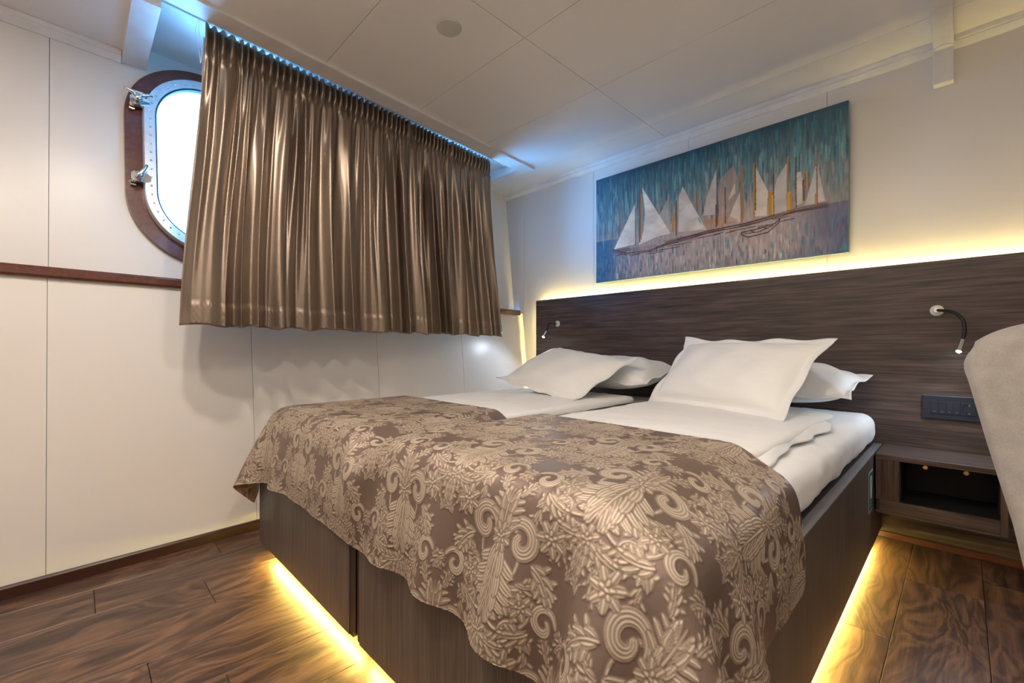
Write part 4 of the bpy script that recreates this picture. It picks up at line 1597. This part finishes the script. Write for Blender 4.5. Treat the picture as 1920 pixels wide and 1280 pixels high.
# ================================================================== pillows
def pillow(name, w, h, th, flange, M, mat, seed, bend=0.0, ears=0.0, parent=None):
    r = np.random.default_rng(seed)
    nu, nv = 84, 64
    u = np.linspace(-1, 1, nu)[None, :]; v = np.linspace(-1, 1, nv)[:, None]
    wi, hi = w / 2 - flange, h / 2 - flange
    ux = u * (w / 2); vy = v * (h / 2)
    a = np.clip(np.abs(ux) / wi, 0, 1); b = np.clip(np.abs(vy) / hi, 0, 1)
    puff = (np.clip(1 - a ** 2.4, 0, 1) * np.clip(1 - b ** 2.4, 0, 1)) ** 0.48
    k = r.uniform(0, 6.28, 12)
    wr = (np.sin(9 * ux / w * 2 + 5 * vy / h + k[0]) * np.sin(6 * vy / h * 2 - 3 * ux / w + k[1]) * 0.5
          + 0.5 * np.sin(22 * ux / w + 7 * vy / h * 2 + k[2]) * np.exp(-((np.abs(ux) / (w / 2) - 0.72) / 0.2) ** 2)
          + 0.4 * np.sin(24 * vy / h + 9 * ux / w + k[3]) * np.exp(-((np.abs(vy) / (h / 2) - 0.7) / 0.2) ** 2))
    # outline: corners pull out, sides draw in
    pin = 1 - 0.06 * (1 - (v ** 2)) * np.abs(u) ** 3
    pin2 = 1 - 0.07 * (1 - (u ** 2)) * np.abs(v) ** 3
    X0 = ux * pin; Y0 = vy * pin2
    fl = np.clip(np.maximum((np.abs(ux) - wi) / flange, (np.abs(vy) - hi) / flange), 0, 1)
    wav = fl * (0.008 * np.sin(ux * 26 + k[4]) + 0.007 * np.sin(vy * 31 + k[5]))
    corner = (np.abs(u) ** 4) * (np.abs(v) ** 4)
    wav = wav + ears * corner * np.sign(np.sin(k[6] + u * 2 + v))
    cr = np.sin(34 * ux + 13 * vy + 3 * np.sin(11 * vy + k[7]) + k[8]) * np.clip(np.sin(5 * ux + 7 * vy + k[9]), 0, 1) ** 2
    Zt = puff * th * (0.55) * (1 + 0.08 * wr) + 0.006 * wr * puff + 0.0035 * cr * puff + wav + 0.0015
    Zb = -puff * th * 0.42 * (1 + 0.04 * wr) + wav - 0.0015
    def place(Z):
        Zc = Z + bend * (X0 / (w / 2)) ** 2
        pts = np.stack([X0 + 0 * Z, Y0 + 0 * Z, Zc], -1).reshape(-1, 3)
        Mx = np.array(M)
        q = pts @ Mx[:3, :3].T + Mx[:3, 3]
        return q.reshape(nv, nu, 3)
    T = place(Zt); B = place(Zb)
    bm = bmesh.new()
    VT = [[bm.verts.new(T[j, i]) for i in range(nu)] for j in range(nv)]
    VB = [[bm.verts.new(B[j, i]) for i in range(nu)] for j in range(nv)]
    for j in range(nv - 1):
        for i in range(nu - 1):
            bm.faces.new((VT[j][i], VT[j][i + 1], VT[j + 1][i + 1], VT[j + 1][i]))
            bm.faces.new((VB[j][i], VB[j + 1][i], VB[j + 1][i + 1], VB[j][i + 1]))
    for i in range(nu - 1):
        bm.faces.new((VT[0][i], VB[0][i], VB[0][i + 1], VT[0][i + 1]))
        bm.faces.new((VT[-1][i], VT[-1][i + 1], VB[-1][i + 1], VB[-1][i]))
    for j in range(nv - 1):
        bm.faces.new((VT[j][0], VT[j + 1][0], VB[j + 1][0], VB[j][0]))
        bm.faces.new((VT[j][-1], VB[j][-1], VB[j + 1][-1], VT[j + 1][-1]))
    m = MB(); m.bm.free(); m.bm = bm
    return m.build(name, mat, parent, smooth=True)


def PM(loc, tilt, yaw, roll=0.0):
    return Matrix.Translation(loc) @ Matrix.Rotation(math.radians(yaw), 4, 'Z') @ Matrix.Rotation(math.radians(tilt), 4, 'X') @ Matrix.Rotation(math.radians(roll), 4, 'Y')


o = pillow('pillow', 0.86, 0.48, 0.19, 0.030, PM((-0.74, 2.515, 0.740), 8, -2, 0), mat_linen, 21)
tag(o, 'rear white pillow on the right bed, lying under the propped one', 'pillow', 'bed pillows')
o = pillow('pillow', 0.88, 0.48, 0.20, 0.030, PM((-1.66, 2.51, 0.745), 8, -2, 0), mat_linen2, 22)
tag(o, 'rear white pillow on the left bed, showing between the two front pillows', 'pillow', 'bed pillows')
o = pillow('pillow', 0.78, 0.46, 0.14, 0.045, PM((-0.780, 2.19, 0.794), 47, -20, 0), mat_linen2, 23, ears=0.02)
tag(o, 'large front white pillow propped on the right bed, with a wide flanged edge', 'pillow', 'bed pillows')
o = pillow('pillow', 0.80, 0.52, 0.15, 0.045, PM((-1.76, 2.17, 0.768), 27, -16, 7), mat_linen2, 24, ears=0.02)
tag(o, 'front white pillow on the left bed, tilted towards the porthole wall', 'pillow', 'bed pillows')

# ================================================================== nightstand
ns = empty('nightstand', (-0.07, 2.645, 0.197))
tag(ns, 'wall-hung dark walnut nightstand with an open black niche, right of the bed', 'nightstand')
NX0, NX1, NY0, NY1 = -0.268, 0.122, 2.500, YH - 0.002
MB().box((NX0, NY0, 0.431), (NX1, NY1, 0.452), 0.001, 1).build('top_board', mat_walnut, ns)
MB().box((NX0, NY0 + 0.001, 0.257), (-0.190, NY0 + 0.020, 0.4305), 0.001, 1).build('left_stile', mat_walnut_v, ns)
MB().box((0.101, NY0 + 0.001, 0.199), (0.121, NY1, 0.4305), 0.001, 1).build('right_side', mat_walnut_v, ns)
MB().box((NX0 + 0.012, NY0 + 0.001, 0.209), (0.1005, NY0 + 0.020, 0.2565), 0.001, 1).build('bottom_rail', mat_walnut, ns)
MB().box((NX0, NY0 + 0.020, 0.199), (NX0 + 0.018, NY1, 0.4305), 0.001, 1).build('left_side', mat_walnut_v, ns)
MB().box((NX0, NY0 + 0.003, 0.197), (0.1005, NY1, 0.2085), 0.001, 1).build('bottom_board', mat_walnut, ns)
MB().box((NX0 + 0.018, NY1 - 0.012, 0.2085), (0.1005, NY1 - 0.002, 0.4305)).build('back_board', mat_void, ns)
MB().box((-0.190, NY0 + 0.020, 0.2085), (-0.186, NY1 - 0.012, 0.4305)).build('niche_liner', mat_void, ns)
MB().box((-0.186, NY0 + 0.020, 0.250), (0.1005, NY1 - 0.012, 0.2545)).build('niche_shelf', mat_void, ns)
for xx in (-0.108, 0.010):
    m = MB()
    m.lathe([(0.0, 0.0), (0.009, 0.0), (0.009, 0.004), (0.008, 0.006), (0.006, 0.003), (0.0, 0.003)], (xx, NY0 + 0.004, 0.4225), (0, -1, 0), 20)
    m.box((xx - 0.004, NY0 + 0.004, 0.420), (xx + 0.004, NY0 + 0.03, 0.4308))
    m.build('catch', mat_brass, ns)

# ================================================================== switch panel
sp = empty('switch_panel', (-0.03, YH, 0.592))
tag(sp, 'black switch and socket plate on the headboard above the nightstand', 'switch plate')
SX0, SX1, SZ0, SZ1 = -0.132, 0.110, 0.592, 0.700
MB().box((SX0, YH - 0.009, SZ0), (SX1, YH - 0.0002, SZ1), 0.003, 2).build('cover_frame', mat_switch, sp)
xk = [-0.104, -0.077, -0.053, -0.030, -0.008]
for a, b in zip(xk, xk[1:]):
    k_ = MB().box((a + 0.0006, YH - 0.0118, 0.618), (b - 0.0006, YH - 0.0085, 0.673), 0.0008, 1).build('rocker_switch', mat_key, sp)
    MB().box(((a + b) / 2 - 0.003, YH - 0.0122, 0.627), ((a + b) / 2 + 0.003, YH - 0.0116, 0.6278)).build('mark', mat_alu, k_)
m = MB()
m.box((-0.007, YH - 0.0112, 0.618), (0.047, YH - 0.0085, 0.673), 0.0008, 1)
so_ = m.build('socket', mat_key, sp)
m = MB(); m.lathe([(0.0, 0.003), (0.0185, 0.003), (0.0185, 0.0005), (0.0225, 0.0), (0.0225, 0.0042), (0.0, 0.0042)], (0.020, YH - 0.0122, 0.6455), (0, 1, 0), 32)
m.build('socket_well', mat_socket, so_)
for dx in (-0.0095, 0.0095):
    MB().lathe([(0.0, 0.0), (0.0025, 0.0), (0.0025, 0.002), (0.0, 0.002)], (0.020 + dx, YH - 0.0125, 0.6455), (0, 1, 0), 10).build('pin_hole', mat_black, so_)
for dz in (-0.018, 0.018):
    MB().box((0.018, YH - 0.0135, 0.6455 + dz - 0.002), (0.022, YH - 0.0118, 0.6455 + dz + 0.002)).build('earth_clip', mat_chrome, so_)

# ================================================================== reading lamps
def reading_lamp(base, pts, head_to, label):
    b = Vector(base) + Vector((0, 0.001, 0))
    root = empty('reading_lamp', b)
    tag(root, label, 'reading lamp', 'headboard reading lamps')
    m = MB(); m.lathe([(0.0, 0.0), (0.024, 0.0), (0.024, 0.004), (0.017, 0.010), (0.012, 0.012), (0.0, 0.012)], b, (0, -1, 0), 28)
    sharp(m.build('wall_rosette', mat_ivory, root))
    m = MB(); m.lathe([(0.0, 0.0), (0.010, 0.0), (0.010, 0.018), (0.0, 0.018)], b + Vector((0, -0.010, 0)), (0, -1, 0), 18)
    m.build('socket_ring', mat_chrome, root)
    # spline through pts
    P = [Vector(p) for p in pts]
    S = []
    Q = [P[0]] + P + [P[-1]]
    for i in range(1, len(Q) - 2):
        for t in np.linspace(0, 1, 9)[:-1 if i < len(Q) - 3 else None]:
            p0, p1, p2, p3 = Q[i - 1], Q[i], Q[i + 1], Q[i + 2]
            S.append(0.5 * ((2 * p1) + (p2 - p0) * t + (2 * p0 - 5 * p1 + 4 * p2 - p3) * t * t + (3 * p1 - p0 - 3 * p2 + p3) * t ** 3))
    m = MB(); m.tube(S, 0.0065, 14)
    m.build('gooseneck', mat_black, root, smooth=True)
    e = P[-1]; d = (Vector(head_to) - e).normalized()
    m = MB(); m.lathe([(0.0, 0.0), (0.0075, 0.0), (0.0085, 0.004), (0.0085, 0.040), (0.0105, 0.052), (0.0105, 0.056), (0.009, 0.056), (0.008, 0.050), (0.0, 0.050)], e, d, 20)
    h_ = sharp(m.build('lamp_head', mat_chrome, root))
    m = MB(); m.lathe([(0.0, 0.0), (0.0085, 0.0), (0.0080, 0.006), (0.005, 0.010), (0.0, 0.012)], e + d * 0.0505, d, 16)
    m.build('bulb', mat_led_read, h_, smooth=True)
    L = bpy.data.lights.new('reading_light', 'SPOT')
    L.energy = READ_POWER; L.color = READ_COLOR; L.spot_size = math.radians(150); L.spot_blend = 0.6; L.shadow_soft_size = 0.008
    lo = bpy.data.objects.new('light', L); COL.objects.link(lo); lo.parent = root
    lo.location = e + d * 0.064 - b
    lo.rotation_euler = d.to_track_quat('-Z', 'Y').to_euler()
    return root


reading_lamp((-0.082, YH, 1.085), [(-0.082, YH - 0.012, 1.085), (-0.068, YH - 0.045, 1.082), (-0.030, YH - 0.090, 1.070), (0.000, YH - 0.115, 1.035), (0.006, YH - 0.118, 0.985), (0.000, YH - 0.118, 0.950)],
             (-0.022, YH - 0.160, 0.86), 'black gooseneck reading lamp above the nightstand, lit, behind the chair')
reading_lamp((-2.309, YH, 1.108), [(-2.309, YH - 0.012, 1.108), (-2.318, YH - 0.030, 1.106), (-2.338, YH - 0.052, 1.112), (-2.348, YH - 0.062, 1.106), (-2.356, YH - 0.070, 1.075), (-2.362, YH - 0.076, 1.045)],
             (-2.372, YH - 0.145, 0.95), 'black gooseneck reading lamp at the left end of the headboard, lit')

# ================================================================== chair
def build_chair():
    root = empty('dining_chair', (0.36, 1.45, 0))
    tag(root, 'grey upholstered chair whose rounded backrest stands in front of the nightstand', 'chair')
    # backrest: trapezoid outline, thickness, leaning back; local s across, t up
    nu, nv = 40, 44
    u = np.linspace(-1, 1, nu)[None, :]; v = np.linspace(0, 1, nv)[:, None]
    zz = 0.40 + v * 0.590
    half = np.interp(v, [0, 0.2, 0.5, 0.8, 0.93, 1.0], [0.225, 0.245, 0.285, 0.322, 0.325, 0.318])
    # rounded top corners: the upper outline falls towards the sides
    drop = 0.050 * np.abs(u) ** 4.5 * smooth(0.72, 1.0, v) + 0.006 * u ** 2 * v
    th = 0.036 * (1 - np.abs(u) ** 6) ** 0.5 * np.minimum(1, ((1 - v) / 0.06 + 0.02)) ** 0.5 + 0.010
    yc_ = 1.560 + 0.145 * v ** 1.1 - 0.055 * (u ** 2)
    X = 0.325 + half * u * (1 - 0.05 * smooth(0.85, 1, v) * np.abs(u) ** 3)
    Z = zz - drop
    bm = bmesh.new()
    F_ = [[bm.verts.new((X[j, i], yc_[j, i] - th[j, i], Z[j, i])) for i in range(nu)] for j in range(nv)]
    B_ = [[bm.verts.new((X[j, i], yc_[j, i] + th[j, i], Z[j, i])) for i in range(nu)] for j in range(nv)]
    for j in range(nv - 1):
        for i in range(nu - 1):
            bm.faces.new((F_[j][i], F_[j][i + 1], F_[j + 1][i + 1], F_[j + 1][i]))
            bm.faces.new((B_[j][i], B_[j + 1][i], B_[j + 1][i + 1], B_[j][i + 1]))
    for i in range(nu - 1):
        bm.faces.new((F_[0][i], B_[0][i], B_[0][i + 1], F_[0][i + 1]))
        bm.faces.new((F_[-1][i], F_[-1][i + 1], B_[-1][i + 1], B_[-1][i]))
    for j in range(nv - 1):
        bm.faces.new((F_[j][0], F_[j + 1][0], B_[j + 1][0], B_[j][0]))
        bm.faces.new((F_[j][-1], B_[j][-1], B_[j + 1][-1], F_[j + 1][-1]))
    m = MB(); m.bm.free(); m.bm = bm
    m.build('backrest', mat_fabric, root, smooth=True)
    # seat
    m = MB(); m.box((0.145, 1.10, 0.385), (0.53, 1.56, 0.475), 0.035, 5)
    m.build('seat', mat_fabric, root, smooth=True)
    for (lx, ly_, dx, dy) in ((0.18, 1.15, -0.015, -0.02), (0.50, 1.15, 0.015, -0.02), (0.18, 1.53, -0.015, 0.04), (0.50, 1.53, 0.015, 0.04)):
        m = MB(); m.tube([(lx + dx, ly_ + dy, 0.0), (lx, ly_, 0.39)], [0.012, 0.020], 12)
        m.build('leg', mat_darkwood, root)


build_chair()
